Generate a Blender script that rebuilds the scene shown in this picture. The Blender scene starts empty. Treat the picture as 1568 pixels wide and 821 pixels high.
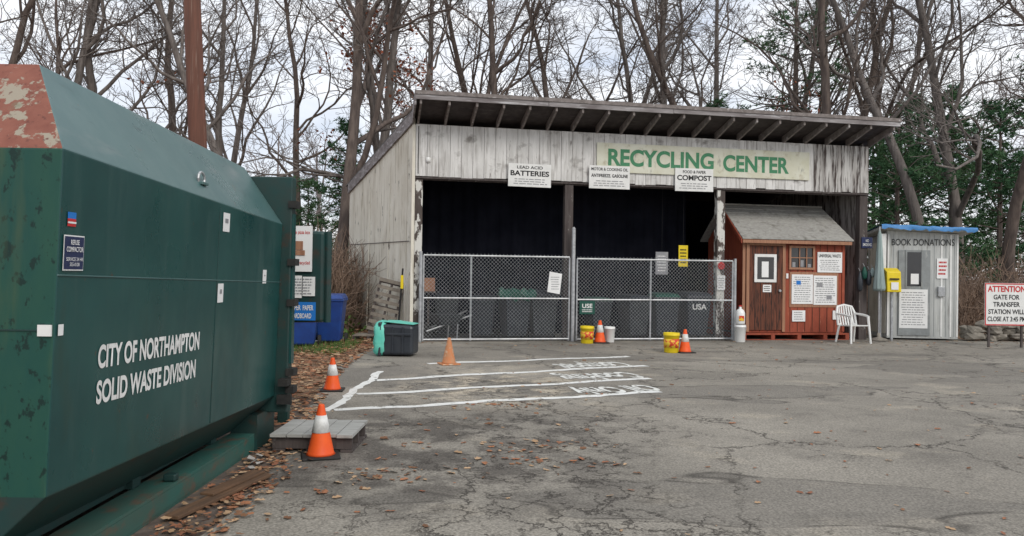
import bpy, bmesh, math, random
from mathutils import Vector, Matrix
R = random.Random(7)
scene = bpy.context.scene
COL = scene.collection

# ---------------------------------------------------------------- materials
def pmat(name, c1, c2=None, scale=5, rough=.8, metal=0, bump=0, stretch=(1,1,1), lo=.35, hi=.65, spec=.3, layers=(), detail=4, rvar=0):
    m = bpy.data.materials.new(name); m.use_nodes = True
    nt = m.node_tree; N = nt.nodes; L = nt.links
    b = N['Principled BSDF']
    b.inputs['Roughness'].default_value = rough
    b.inputs['Metallic'].default_value = metal
    b.inputs['Specular IOR Level'].default_value = spec
    tc = N.new('ShaderNodeTexCoord')
    def noise(sc, st, lo, hi, off=0, a=0, c=1):
        mp = N.new('ShaderNodeMapping'); mp.inputs['Scale'].default_value = st
        mp.inputs['Location'].default_value = (off, off*.7, off*1.3)
        L.new(tc.outputs['Object'], mp.inputs['Vector'])
        n = N.new('ShaderNodeTexNoise'); n.inputs['Scale'].default_value = sc
        n.inputs['Detail'].default_value = detail; n.inputs['Roughness'].default_value = .62
        L.new(mp.outputs[0], n.inputs['Vector'])
        mr = N.new('ShaderNodeMapRange'); mr.inputs[1].default_value = lo; mr.inputs[2].default_value = hi
        mr.inputs[3].default_value = a; mr.inputs[4].default_value = c
        L.new(n.outputs['Fac'], mr.inputs[0])
        return n, mr.outputs[0]
    def mix(a, c, fac):
        x = N.new('ShaderNodeMix'); x.data_type = 'RGBA'
        L.new(fac, x.inputs[0])
        if hasattr(a, 'links'): L.new(a, x.inputs[6])
        else: x.inputs[6].default_value = (*a, 1)
        x.inputs[7].default_value = (*c, 1)
        return x.outputs[2]
    if c2 is None: c2 = tuple(v*.8 for v in c1)
    n, f = noise(scale, stretch, lo, hi)
    col = mix(c1, c2, f)
    for i, (c, sc, st, l, h) in enumerate(layers):
        n2, f2 = noise(sc, st, l, h, 3.1*(i+1))
        col = mix(col, c, f2)
    L.new(col, b.inputs['Base Color'])
    if rvar:
        n3, f3 = noise(2.2, (1,1,.6), .3, .7, 17, rough-rvar, rough+rvar); L.new(f3, b.inputs['Roughness'])
    if bump:
        bp = N.new('ShaderNodeBump'); bp.inputs['Strength'].default_value = bump; bp.inputs['Distance'].default_value = .02
        L.new(n.outputs['Fac'], bp.inputs['Height']); L.new(bp.outputs[0], b.inputs['Normal'])
    return m

M = {}
M['green'] = pmat('green_paint', (.008,.052,.050), (.013,.072,.066), 1.6, .34, 0, .05, spec=.5, rvar=.12,
    layers=[((.026,.078,.072), 7, (1,1,.12), .53, .75), ((.02,.05,.038), 3, (1,1,.3), .6, .8), ((.08,.05,.03), 13, (1,1,.8), .71, .75)])  # first layer: pale vertical streaks, sheen painted into the colour
M['greentop'] = pmat('sky_sheen_green_paint', (.055,.125,.125), (.085,.16,.155), 1.3, .32, 0, .05, spec=.6, rvar=.08,  # paler copy of the container green: sky reflection on the chamfer painted into the colour
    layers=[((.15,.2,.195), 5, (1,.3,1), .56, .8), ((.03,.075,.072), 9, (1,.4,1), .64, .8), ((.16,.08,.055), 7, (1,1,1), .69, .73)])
M['greendark'] = pmat('green_frame_paint', (.01,.045,.042), (.02,.04,.036), 6, .5, spec=.4, layers=[((.05,.035,.025), 5, (1,1,1), .58, .7)])
M['greenrail'] = pmat('green_rail_paint', (.035,.12,.10), (.055,.10,.08), 4, .55, spec=.35, stretch=(1,.5,1), layers=[((.12,.085,.06), 6, (1,.6,1), .53, .66)])
M['greenend'] = pmat('green_worn_paint', (.012,.068,.055), (.02,.08,.055), 5, .45, 0, .1, stretch=(1,1,.4), rvar=.1,
    layers=[((.008,.03,.025), 22, (1,1,.7), .58, .64), ((.07,.10,.05), 5, (1,1,.15), .56, .82)])
M['rustpanel'] = pmat('rusted_panel', (.2,.07,.05), (.26,.1,.07), 8, .75, 0, .3,
    layers=[((.32,.28,.22), 10, (1,1,1), .53, .56), ((.12,.045,.035), 26, (1,1,1), .58, .68), ((.16,.17,.11), 4, (1,1,1), .6, .75)], detail=9)
M['white'] = pmat('white_paint', (.78,.78,.76), (.68,.68,.66), 5, .5)
M['paper'] = pmat('white_paper', (.8,.8,.79), (.74,.74,.73), 3, .6)
M['litter'] = pmat('dirty_paper', (.45,.43,.4), (.3,.28,.25), 9, .8)
M['signwhite'] = pmat('sign_board', (.66,.66,.56), (.58,.57,.44), 2.5, .6, layers=[((.42,.38,.27), 6, (1,1,1), .56, .75), ((.3,.3,.26), 9, (1,1,.3), .63, .75)])
M['black'] = pmat('black_ink', (.015,.015,.017), (.02,.02,.02), 5, .6)
M['grayink'] = pmat('gray_ink', (.22,.22,.24), (.3,.3,.3), 5, .6)
M['redink'] = pmat('red_ink', (.55,.03,.03), (.5,.04,.04), 5, .6)
M['signgreen'] = pmat('sign_green', (.05,.21,.11), (.07,.24,.12), 20, .6, layers=[((.5,.5,.42), 26, (1,1,1), .66, .72)])
M['facade'] = pmat('weathered_white_boards', (.74,.73,.71), (.54,.53,.51), 3, .8, 0, .15, stretch=(1.3,1,.35),
    layers=[((.36,.34,.32), 6, (3,3,.22), .5, .7), ((.24,.225,.21), 2.4, (1,1,1.4), .57, .72), ((.12,.1,.09), 7, (2,2,.35), .62, .74)], detail=6)
M['facadestain'] = pmat('stained_white_boards', (.56,.55,.53), (.36,.34,.32), 4, .8, 0, .15, stretch=(2,2,.25),
    layers=[((.07,.055,.05), 6, (3,3,.25), .47, .6)], detail=6)
M['sidewall'] = pmat('peeling_white_boards', (.76,.73,.64), (.62,.58,.49), 2, .8, 0, .15, stretch=(1,1,.5),
    layers=[((.4,.35,.27), 4, (2,2,.25), .54, .72), ((.13,.11,.09), 7, (1,1,.4), .63, .7)], detail=6)
M['darkwood'] = pmat('dark_weathered_wood', (.06,.048,.045), (.1,.085,.08), 8, .85, 0, .3, stretch=(2,2,.2),
    layers=[((.32,.31,.29), 8, (1,1,.5), .64, .72)])
M['postwhite'] = pmat('peeled_white_post', (.06,.048,.043), (.11,.09,.08), 8, .85, 0, .3, stretch=(2,2,.2),
    layers=[((.6,.59,.55), 5, (1,1,.5), .5, .54)])
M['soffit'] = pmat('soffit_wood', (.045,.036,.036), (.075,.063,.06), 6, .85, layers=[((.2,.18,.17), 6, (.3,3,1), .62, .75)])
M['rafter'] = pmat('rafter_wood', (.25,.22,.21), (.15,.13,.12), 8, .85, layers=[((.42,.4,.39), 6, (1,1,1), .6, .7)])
M['fasciaedge'] = pmat('roof_edge_wood', (.16,.14,.14), (.3,.28,.28), 6, .8, stretch=(.2,1,1), layers=[((.5,.49,.5), 5, (.3,1,3), .54, .68)])
M['roof'] = pmat('roofing_felt', (.1,.1,.1), (.15,.15,.14), 4, .9)
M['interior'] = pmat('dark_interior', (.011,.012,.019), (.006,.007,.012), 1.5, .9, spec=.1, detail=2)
M['concrete'] = pmat('concrete_floor', (.14,.135,.12), (.09,.085,.08), 3, .9, 0, .2)
M['galv'] = pmat('galvanised_steel', (.5,.51,.52), (.36,.37,.38), 12, .45, .5, detail=2)
M['wire'] = pmat('fence_wire', (.42,.43,.44), (.32,.33,.34), 12, .5, .3, detail=1)
M['shedred'] = pmat('red_barn_paint', (.34,.08,.042), (.25,.057,.034), 4, .75, 0, .1, stretch=(2,2,.3), layers=[((.13,.035,.025), 9, (2,2,.3), .6, .74), ((.42,.16,.1), 6, (2,2,.4), .64, .76)])
M['doorwood'] = pmat('door_wood', (.17,.055,.03), (.06,.026,.017), 6, .7, 0, .2, stretch=(4,4,.3), layers=[((.02,.012,.01), 7, (3,3,.4), .54, .66)])
M['trimwood'] = pmat('tan_trim_wood', (.38,.2,.12), (.29,.14,.085), 8, .7, stretch=(3,3,.3))
M['shingle'] = pmat('gray_shingles', (.38,.37,.34), (.28,.27,.25), 12, .9, 0, .3, stretch=(1,2,2), layers=[((.17,.16,.14), 5, (1,1,1), .53, .73)])
M['glass'] = pmat('window_glass', (.02,.022,.025), (.03,.03,.033), 3, .08, spec=.6, detail=1)
M['pallet'] = pmat('old_pallet_wood', (.25,.22,.18), (.15,.13,.11), 7, .85, 0, .2, stretch=(1,1,.4))
M['plywood'] = pmat('grey_plywood', (.42,.42,.40), (.32,.32,.3), 6, .8, 0, .1, stretch=(.4,2,1), layers=[((.18,.17,.15), 8, (.4,3,1), .58, .75)])
M['boardbrown'] = pmat('scrap_board', (.16,.09,.05), (.09,.055,.035), 7, .85, stretch=(3,.4,1))
M['orange'] = pmat('cone_orange', (.85,.12,.02), (.75,.09,.02), 6, .5, layers=[((.35,.07,.03), 9, (1,1,1), .6, .76)])
M['orangeworn'] = pmat('worn_cone_orange', (.55,.2,.08), (.46,.23,.12), 12, .7, layers=[((.55,.42,.3), 9, (1,1,1), .54, .66)])
M['conewhite'] = pmat('reflective_collar', (.78,.78,.76), (.56,.56,.54), 14, .4)
M['rubber'] = pmat('black_rubber', (.02,.02,.02), (.035,.033,.03), 9, .7)
M['binblack'] = pmat('dark_bin_plastic', (.02,.025,.034), (.032,.038,.046), 5, .4, spec=.5)
M['bingrey'] = pmat('grey_bin_plastic', (.035,.04,.045), (.05,.055,.06), 5, .5)
M['bingreen'] = pmat('green_bin_plastic', (.012,.075,.055), (.02,.09,.065), 5, .45)
M['binblue'] = pmat('blue_bin_plastic', (.012,.055,.24), (.012,.04,.18), 4, .4, spec=.5)
M['teal'] = pmat('teal_liner', (.1,.5,.4), (.16,.6,.48), 7, .4, 0, .3)
M['yellow'] = pmat('yellow_plastic', (.78,.6,.02), (.7,.52,.02), 6, .4)
M['label'] = pmat('red_label', (.6,.06,.03), (.75,.5,.05), 14, .5, lo=.48, hi=.52)
M['plasticwhite'] = pmat('white_plastic', (.8,.8,.78), (.72,.72,.7), 4, .35, spec=.5)
M['bluetarp'] = pmat('blue_tarp', (.05,.2,.46), (.09,.26,.54), 8, .5, 0, .4)
M['bluesign'] = pmat('blue_sign', (.02,.16,.5), (.02,.18,.55), 4, .5)
M['navy'] = pmat('navy_sticker', (.02,.03,.08), (.03,.04,.1), 8, .4)
M['shedgray'] = pmat('grey_painted_boards', (.52,.53,.51), (.4,.41,.4), 4, .75, 0, .1, stretch=(2,2,.3), layers=[((.24,.24,.22), 6, (2,2,.3), .54, .72)])
M['doorgray'] = pmat('grey_door_paint', (.27,.29,.29), (.22,.23,.23), 5, .7, layers=[((.42,.42,.4), 7, (2,2,.3), .58, .7)])
M['umbrella'] = pmat('faded_umbrella_cloth', (.34,.42,.41), (.25,.32,.31), 9, .8, stretch=(3,3,.3))
M['poleb'] = pmat('utility_pole_wood', (.15,.065,.045), (.1,.048,.035), 6, .85, 0, .3, stretch=(3,3,.15), layers=[((.2,.13,.1), 9, (3,3,.1), .58, .7)])
M['bark'] = pmat('grey_bark', (.19,.165,.15), (.09,.077,.07), 5, .9, 0, 0, stretch=(2,2,.35), detail=3)
M['bark2'] = pmat('brown_bark', (.155,.122,.104), (.08,.062,.055), 5, .9, 0, 0, stretch=(2,2,.35), detail=3)
M['barkfar'] = pmat('distant_bark', (.25,.22,.215), (.18,.16,.16), 2, .95, detail=1)
M['twig'] = pmat('brush_stems', (.26,.18,.13), (.16,.115,.09), 2, .9, detail=1)
M['oakleaf'] = pmat('dead_oak_leaves', (.23,.065,.035), (.3,.11,.055), 2, .8, detail=1)
M['needle'] = pmat('pine_needles', (.035,.10,.045), (.075,.155,.065), .9, .7, lo=.4, hi=.6, detail=1)
M['shrub'] = pmat('green_shrub_leaves', (.11,.19,.04), (.06,.11,.03), 2, .7, detail=1)
M['leafA'] = pmat('leaf_brown', (.27,.14,.075), (.17,.085,.045), 3, .8, detail=1)
M['leafB'] = pmat('leaf_tan', (.5,.34,.21), (.36,.23,.13), 3, .8, detail=1)
M['leafC'] = pmat('leaf_russet', (.36,.16,.08), (.24,.10,.055), 3, .8, detail=1)
M['stone'] = pmat('field_stone', (.3,.27,.23), (.17,.155,.13), 4, .9, 0, .5)
M['forest'] = pmat('leaf_litter_ground', (.23,.14,.085), (.13,.085,.055), 5, .95, 0, .5, layers=[((.32,.2,.12), 14, (1,1,1), .52, .62), ((.08,.1,.035), .8, (1,1,1), .62, .75)])
M['dirt'] = pmat('dark_dirt', (.085,.066,.055), (.15,.12,.1), 8, .95, 0, .5, layers=[((.2,.13,.08), 20, (1,1,1), .55, .65)])

def asphalt():
    m = bpy.data.materials.new('old_asphalt'); m.use_nodes = True
    nt = m.node_tree; N = nt.nodes; L = nt.links; b = N['Principled BSDF']
    b.inputs['Specular IOR Level'].default_value = .2
    tc = N.new('ShaderNodeTexCoord'); V = tc.outputs['Object']
    def noise(sc, det=4, st=(1,1,1), off=0, r=.6):
        mp = N.new('ShaderNodeMapping'); mp.inputs['Scale'].default_value = st; mp.inputs['Location'].default_value = (off, off, 0)
        L.new(V, mp.inputs['Vector'])
        n = N.new('ShaderNodeTexNoise'); n.inputs['Scale'].default_value = sc; n.inputs['Detail'].default_value = det
        n.inputs['Roughness'].default_value = r
        L.new(mp.outputs[0], n.inputs['Vector']); return n
    def mr(s, a, c, x=0, y=1):
        q = N.new('ShaderNodeMapRange'); q.inputs[1].default_value = a; q.inputs[2].default_value = c
        q.inputs[3].default_value = x; q.inputs[4].default_value = y
        L.new(s, q.inputs[0]); return q.outputs[0]
    def math_(op, a, c):
        q = N.new('ShaderNodeMath'); q.operation = op
        for i, v in enumerate((a, c)):
            if hasattr(v, 'links'): L.new(v, q.inputs[i])
            else: q.inputs[i].default_value = v
        return q.outputs[0]
    def mix(a, c, f):
        x = N.new('ShaderNodeMix'); x.data_type = 'RGBA'; L.new(f, x.inputs[0])
        for i, v in ((6, a), (7, c)):
            if hasattr(v, 'links'): L.new(v, x.inputs[i])
            else: x.inputs[i].default_value = (*v, 1)
        return x.outputs[2]
    big = noise(.35, 4, (1,1.4,1)); mid = noise(1.7, 6, (1,1,1), 5); fine = noise(60, 2)
    patchy = noise(2.2, 6, off=40)
    col = mix((.30,.276,.236), (.215,.198,.170), mr(big.outputs['Fac'], .38, .62))
    col = mix(col, (.155,.142,.124), mr(mid.outputs['Fac'], .55, .76, 0, .9))
    col = mix(col, (.38,.34,.275), mr(noise(.9, 5, (1,1.6,1), 11).outputs['Fac'], .56, .72, 0, .8))
    # darker resurfacing patches with firm edges
    pt = noise(.28, 3, (.55,1.5,1), 61)
    edgep = mr(pt.outputs['Fac'], .555, .567)
    col = mix(col, (.165,.153,.135), math_('MULTIPLY', edgep, .55))
    rim = math_('MULTIPLY', mr(pt.outputs['Fac'], .549, .556), mr(pt.outputs['Fac'], .556, .565, 1, 0))
    col = mix(col, (.075,.068,.06), math_('MULTIPLY', rim, mr(patchy.outputs['Fac'], .4, .55, .1, .9)))
    sx = N.new('ShaderNodeSeparateXYZ'); L.new(V, sx.inputs[0])
    def band(s, c, w, soft):
        d = math_('ABSOLUTE', math_('SUBTRACT', s, c), 0); return mr(d, w, w+soft, 1, 0)
    wob = mr(noise(.7,3,off=8).outputs['Fac'], .2, .8, -1, 1)
    cx = math_('ADD', sx.outputs['X'], wob)
    strip = math_('MULTIPLY', band(cx, .45, .55, .6), band(sx.outputs['Y'], 5.0, 4.6, 1.5))
    stall = math_('MULTIPLY', band(cx, -.2, .5, 1.2), band(sx.outputs['Y'], 10.3, .9, 1.6))
    col = mix(col, (.48,.42,.33), math_('MULTIPLY', stall, mr(patchy.outputs['Fac'], .47, .58, 0, .9)))
    damp = math_('MULTIPLY', band(cx, -.5, .9, .8), band(sx.outputs['Y'], 6.6, 1.2, 1.0))
    col = mix(col, (.105,.094,.083), math_('MULTIPLY', damp, mr(patchy.outputs['Fac'], .44, .56, .05, .85)))
    # cracks
    dist = noise(1.6, 7, off=2, r=.7)
    vs = N.new('ShaderNodeVectorMath'); vs.operation = 'SCALE'; L.new(dist.outputs['Color'], vs.inputs[0]); vs.inputs['Scale'].default_value = .9
    va = N.new('ShaderNodeVectorMath'); va.operation = 'ADD'; L.new(V, va.inputs[0]); L.new(vs.outputs[0], va.inputs[1])
    def crack(sc, w, mask):
        vo = N.new('ShaderNodeTexVoronoi'); vo.feature = 'DISTANCE_TO_EDGE'; vo.inputs['Scale'].default_value = sc
        L.new(va.outputs[0], vo.inputs['Vector'])
        return math_('MULTIPLY', mr(vo.outputs['Distance'], w*.3, w, 1, 0), mask)
    m1 = mr(noise(.5,3,off=20).outputs['Fac'], .36, .5)
    m2 = mr(noise(.45,3,off=33).outputs['Fac'], .52, .6, 0, .85)
    m3 = math_('MULTIPLY', strip, mr(patchy.outputs['Fac'], .36, .48))
    cr = math_('MAXIMUM', crack(.38, .008, m1), math_('MAXIMUM', crack(2.0, .026, m2), crack(3.4, .06, m3)))
    col = mix(col, (.05,.044,.038), math_('MULTIPLY', cr, .9))
    g = mr(fine.outputs['Fac'], .3, .7, .62, 1.34)
    vm = N.new('ShaderNodeVectorMath'); vm.operation = 'SCALE'; L.new(col, vm.inputs[0]); L.new(g, vm.inputs['Scale'])
    L.new(vm.outputs[0], b.inputs['Base Color'])
    b.inputs['Roughness'].default_value = .88
    h = math_('ADD', math_('MULTIPLY', fine.outputs['Fac'], .5), math_('MULTIPLY', mid.outputs['Fac'], .8))
    bp = N.new('ShaderNodeBump'); bp.inputs['Strength'].default_value = .4; bp.inputs['Distance'].default_value = .02
    L.new(h, bp.inputs['Height']); L.new(bp.outputs[0], b.inputs['Normal'])
    return m
M['asphalt'] = asphalt()
M['roadpaint'] = pmat('worn_road_paint', (.8,.8,.77), (.68,.68,.65), 6, .8, layers=[((.26,.245,.215), 13, (1,1,1), .58, .64)])
M['roadpaintworn'] = pmat('very_worn_road_paint', (.78,.78,.74), (.64,.64,.6), 6, .8, layers=[((.26,.245,.215), 9, (1,1,1), .54, .6)])

# ---------------------------------------------------------------- helpers
def empty(name, loc=(0,0,0), rz=0, parent=None):
    o = bpy.data.objects.new(name, None); o.location = loc; o.rotation_euler = (0,0,rz); o.empty_display_size = .3
    COL.objects.link(o); o.parent = parent; return o
def mesh(name, V, F, mat, parent=None, smooth=False, mats=None, midx=None):
    me = bpy.data.meshes.new(name); me.from_pydata([tuple(v) for v in V], [], F); me.update()
    for mm in (mats or [mat]): me.materials.append(mm)
    if midx: me.polygons.foreach_set('material_index', midx)
    if smooth: me.polygons.foreach_set('use_smooth', [True]*len(F))
    o = bpy.data.objects.new(name, me); COL.objects.link(o); o.parent = parent; return o
BF = [(0,3,2,1),(4,5,6,7),(0,1,5,4),(1,2,6,5),(2,3,7,6),(3,0,4,7)]
def bevel(o, w, seg=2):
    if w > 0:
        md = o.modifiers.new('bevel', 'BEVEL'); md.width = w; md.segments = seg; md.limit_method = 'ANGLE'
    return o
def box(name, p, x0,x1,y0,y1,z0,z1, mat, bev=0):
    V = [(x0,y0,z0),(x1,y0,z0),(x1,y1,z0),(x0,y1,z0),(x0,y0,z1),(x1,y0,z1),(x1,y1,z1),(x0,y1,z1)]
    return bevel(mesh(name, V, BF, mat, p), bev)
def hexa(name, p, V, mat, bev=0):
    return bevel(mesh(name, V, BF, mat, p), bev)
def boxes(name, p, L, mat):
    V=[];F=[]
    for (x0,x1,y0,y1,z0,z1) in L:
        n=len(V)
        V += [(x0,y0,z0),(x1,y0,z0),(x1,y1,z0),(x0,y1,z0),(x0,y0,z1),(x1,y0,z1),(x1,y1,z1),(x0,y1,z1)]
        F += [tuple(i+n for i in f) for f in BF]
    return mesh(name, V, F, mat, p)
def tube(V, F, pts, rad, n=6, cap=False):
    base = len(V); k = len(pts); u = None
    for i, p in enumerate(pts):
        d = (pts[min(i+1,k-1)] - pts[max(i-1,0)])
        if d.length < 1e-9: d = Vector((0,0,1))
        d.normalize()
        if u is None:
            u = d.cross(Vector((0,0,1)) if abs(d.z) < .9 else Vector((1,0,0))).normalized()
        else:
            u = (u - d*u.dot(d)).normalized()
        w = d.cross(u); r = rad[i]
        for j in range(n):
            a = 2*math.pi*j/n
            V.append(p + u*(r*math.cos(a)) + w*(r*math.sin(a)))
    for i in range(k-1):
        for j in range(n):
            a = base+i*n+j; b = base+i*n+(j+1)%n
            F.append((a, b, b+n, a+n))
    if cap:
        F.append(tuple(base+j for j in reversed(range(n)))); F.append(tuple(base+(k-1)*n+j for j in range(n)))
def cyl(name, p, a, b, r, mat, r2=None, n=14):
    V=[];F=[]; tube(V,F,[Vector(a),Vector(b)],[r, r if r2 is None else r2],n,True)
    return mesh(name,V,F,mat,p)
def lathe(name, p, prof, mat, n=24, loc=(0,0,0)):
    V=[];F=[]
    for (r,z) in prof:
        for j in range(n):
            a=2*math.pi*j/n; V.append((loc[0]+r*math.cos(a),loc[1]+r*math.sin(a),loc[2]+z))
    for i in range(len(prof)-1):
        for j in range(n):
            a=i*n+j;b=i*n+(j+1)%n; F.append((a,b,b+n,a+n))
    F.append(tuple(reversed(range(n)))); F.append(tuple((len(prof)-1)*n+j for j in range(n)))
    o=mesh(name,V,F,mat,p); 
    for q in o.data.polygons: q.use_smooth = len(q.vertices)==4
    return o
def text(name, p, body, x,y,z, w,h, mat, facing='-Y', bold=.01, rot=0):
    c = bpy.data.curves.new(name,'FONT'); c.body = body; c.align_x='CENTER'; c.offset = bold
    o = bpy.data.objects.new(name+'_tmp', c); COL.objects.link(o)
    bpy.context.view_layer.update()
    me = bpy.data.meshes.new_from_object(o.evaluated_get(bpy.context.evaluated_depsgraph_get()))
    bpy.data.objects.remove(o); 
    xs=[v.co.x for v in me.vertices]; ys=[v.co.y for v in me.vertices]
    x0,x1,y0,y1=min(xs),max(xs),min(ys),max(ys)
    for v in me.vertices:
        a=(v.co.x-x0)/(x1-x0)*w; b=(v.co.y-y0)/(y1-y0)*h
        if facing=='-Y': v.co=(x+a,y,z+b)
        elif facing=='+X': v.co=(x,y+a,z+b)
        else:
            a-=w/2;b-=h/2; v.co=(x+a*math.cos(rot)-b*math.sin(rot), y+a*math.sin(rot)+b*math.cos(rot), z)
    me.materials.clear(); me.materials.append(mat)
    o=bpy.data.objects.new(name,me); COL.objects.link(o); o.parent=p; return o
def rows(name,p,x0,x1,y,z0,z1,n,mat,fill=.45,seed=1):
    r=random.Random(seed); V=[];F=[]; st=(z1-z0)/n
    for i in range(n):
        zc=z1-(i+.5)*st; x=x0+r.uniform(0,.12)*(x1-x0); xe=x1-r.uniform(0,.15)*(x1-x0)
        while x<xe:
            wl=min(r.uniform(.06,.2)*(x1-x0), xe-x); k=len(V); hh=st*fill/2
            V+=[(x,y,zc-hh),(x+wl,y,zc-hh),(x+wl,y,zc+hh),(x,y,zc+hh)];F.append((k,k+1,k+2,k+3)); x+=wl+.03*(x1-x0)
    return mesh(name,V,F,mat,p)

# ---------------------------------------------------------------- ground
mesh('ground', [(-250,-60,0),(250,-60,0),(250,400,0),(-250,400,0)], [(0,1,2,3)], M['forest'])
edge = [(-8,-1.7),(4.2,-1.72),(5.4,-1.76),(6.8,-1.95),(8.2,-2.15),(9.5,-2.42),(12,-2.72),(14,-2.8),(15.6,-2.7),(17.0,-2.4)]
def edgex(y):
    for (a,xa),(b,xb) in zip(edge,edge[1:]):
        if a<=y<=b: return xa+(xb-xa)*(y-a)/(b-a)
    return -2.3
le=[]
yy=-8
while yy<17: 
    le.append((edgex(yy)+R.uniform(-.05,.05),yy,.0045)); yy+=.2
mesh('asphalt_pavement', le+[(-2.3,17,.0045),(8.8,18.9,.0045),(9.3,20.3,.0045),(11.4,20.2,.0045),(11.6,18.9,.0045),(13,18.7,.0045),(60,21,.0045),(60,-8,.0045)],
     [tuple(reversed(range(len(le)+8)))], M['asphalt'])
mesh('dirt_strip', [(-2.9,-4,.002),(-1.5,-4,.002),(-1.5,7,.002),(-1.9,9,.002),(-2.9,9,.002)],[(0,1,2,3,4)],M['dirt'])

pm = empty('painted_parking_markings')
def stripe(name,a,b,w,mat=M['roadpaint'],wob=.02):
    a=Vector(a);b=Vector(b);d=(b-a);n=Vector((-d.y,d.x)).normalized()*w/2; V=[];F=[];k=26
    for i in range(k+1):
        c=a+d*i/k+n*(math.sin(i*.5+a.y)*.5); o=n*(R.uniform(-1,1)*wob/w*2); ww=R.uniform(.85,1.15)
        q=c+n*ww+o; V.append((q.x,q.y,.009)); q=c-n*ww+o; V.append((q.x,q.y,.009))
        if i: F.append((2*i-2,2*i-1,2*i+1,2*i))
    mesh(name,V,F,mat,pm)
stripe('end_line',(-1.97,8.05),(-1.95,11.4),.11)
stripe('stall_line_1',(-1.9,8.13),(1.95,9.75),.14)
stripe('stall_line_2',(-1.88,9.22),(2.05,11.0),.14)
stripe('stall_line_3',(-1.88,10.45),(2.25,12.6),.16)
stripe('stall_line_4',(-1.37,12.43),(2.2,13.97),.16)
for i,(b,x,y,w,h) in enumerate([('Compost',1.35,12.6,1.25,.95),('Cooking',1.3,11.25,1.25,.9),('Oil Only',1.35,9.95,1.2,.7)]):
    text('stall_lettering_%d'%i,pm,b,x,y,.0105,w,h,M['roadpaintworn'],'up',.035,math.radians(203))

# ---------------------------------------------------------------- recycling building
B = empty('recycling_center_building', (-2.17,16.6,0), math.radians(10.8))
W=11.2; D=4.77
def zr(v): return 4.96-.235*v
def ul(v): return -.05-.314*max(v,0)
mesh('floor',[(0,-.02,.01),(W,-.02,.01),(W,D,.01),(-1.5,D,.01)],[(0,1,2,3)],M['concrete'],B)
vs=[-.92,0,D+.2]
V=[];F=[]
for t in (0,.11):
    for v in vs: V+= [(ul(v),v,zr(v)+t),(W+.15,v,zr(v)+t)]
F=[(0,1,3,2),(2,3,5,4),(6,8,9,7),(8,10,11,9),(0,6,7,1),(4,5,11,10),(0,2,8,6),(2,4,10,8),(1,7,9,3),(3,9,11,5)]
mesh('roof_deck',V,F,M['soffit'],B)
V2=[(ul(v)-.04,v-(.03 if v<0 else 0),zr(v)+.125) for v in vs]+[(W+.19,v-(.03 if v<0 else 0),zr(v)+.125) for v in vs]
V2+= [(a,b,c+.03) for a,b,c in V2]
mesh('roof_covering',V2,[(0,3,4,1),(1,4,5,2),(6,7,10,9),(7,8,11,10),(0,6,9,3),(0,1,7,6),(1,2,8,7),(3,9,10,4),(4,10,11,5)],M['roof'],B)
for i in range(4):
    a=-.07+i*(W+.24)/4; b=a+(W+.24)/4-.008
    box('front_fascia_%d'%i,B,a,b,-.96+R.uniform(-.004,.004),-.925,zr(-.92)-.03+R.uniform(-.008,.008),zr(-.92)+.12,M['fasciaedge'])
box('fascia_cap',B,-.08,W+.18,-.985,-.966,zr(-.92)+.07,zr(-.92)+.15,M['rafter'])
V=[];F=[]
for i in range(20):
    u=.02+i*(W-.02)/19+R.uniform(-.02,.02)*(0<i<19)
    k=len(V); a,b=-.92,.02
    for uu in (u,u+.045):
        V+=[(uu,a,zr(a)-.12),(uu,b,zr(b)-.18),(uu,b,zr(b)-.003),(uu,a,zr(a)-.003)]
    F+=[(k,k+1,k+2,k+3),(k+7,k+6,k+5,k+4),(k,k+4,k+5,k+1),(k,k+3,k+7,k+4)]
mesh('rafter_tails',V,F,M['rafter'],B)
hexa('rake_board',B,[(-.09,-.95,zr(-.95)-.16),(-.055,-.95,zr(-.95)-.16),(-.055,0,zr(0)-.16),(-.09,0,zr(0)-.16),(-.09,-.95,zr(-.95)+.12),(-.055,-.95,zr(-.95)+.12),(-.055,0,zr(0)+.12),(-.09,0,zr(0)+.12)],M['fasciaedge'])
hexa('rake_board_side',B,[(-.09,0,zr(0)-.14),(-.055,0,zr(0)-.14),(-.055-.314*D,D,zr(D)-.14),(-.09-.314*D,D,zr(D)-.14),(-.09,0,zr(0)+.12),(-.055,0,zr(0)+.12),(-.055-.314*D,D,zr(D)+.12),(-.09-.314*D,D,zr(D)+.12)],M['fasciaedge'])
L=[];L2=[]; u=0
while u<W-.05:
    w=.255; x1=min(u+w,W); yb=R.uniform(0,.008)
    (L2 if (u>9.65) else L).append((u+.004,x1-.004,-.04-yb,-.008,3.66+R.uniform(-.025,.01),4.80))
    u+=w
boxes('front_boards',B,L,M['facade']); boxes('front_boards_stained',B,L2,M['facadestain'])
box('front_backing',B,.02,W-.02,-.007,.03,3.68,4.79,M['darkwood'])
box('header_beam',B,0,W,.031,.16,3.58,3.84,M['darkwood'])
box('drip_edge',B,0,W,-.052,-.009,3.60,3.635,M['darkwood'])
lf=empty('flood_light',(.28,-.05,3.95),0,B); lathe('lamp',lf,[(.02,0),(.05,.02),(.06,.1),(.03,.12)],M['plasticwhite'],14); cyl('arm',lf,(0,0,.05),(.08,.04,.0),.012,M['galv'])
cyl('cable',B,(.06,-.055,3.7),(.06,-.055,4.75),.008,M['black'])
box('post_left',B,0,.17,-.02,.13,0,3.59,M['postwhite'],.01)
box('post_mid_1',B,3.42,3.62,-.02,.15,0,3.59,M['darkwood'],.01)
box('post_mid_2',B,7.18,7.38,-.02,.15,0,3.59,M['postwhite'],.01)
box('post_right',B,10.98,11.2,-.02,.15,0,3.59,M['darkwood'],.01)
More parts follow.
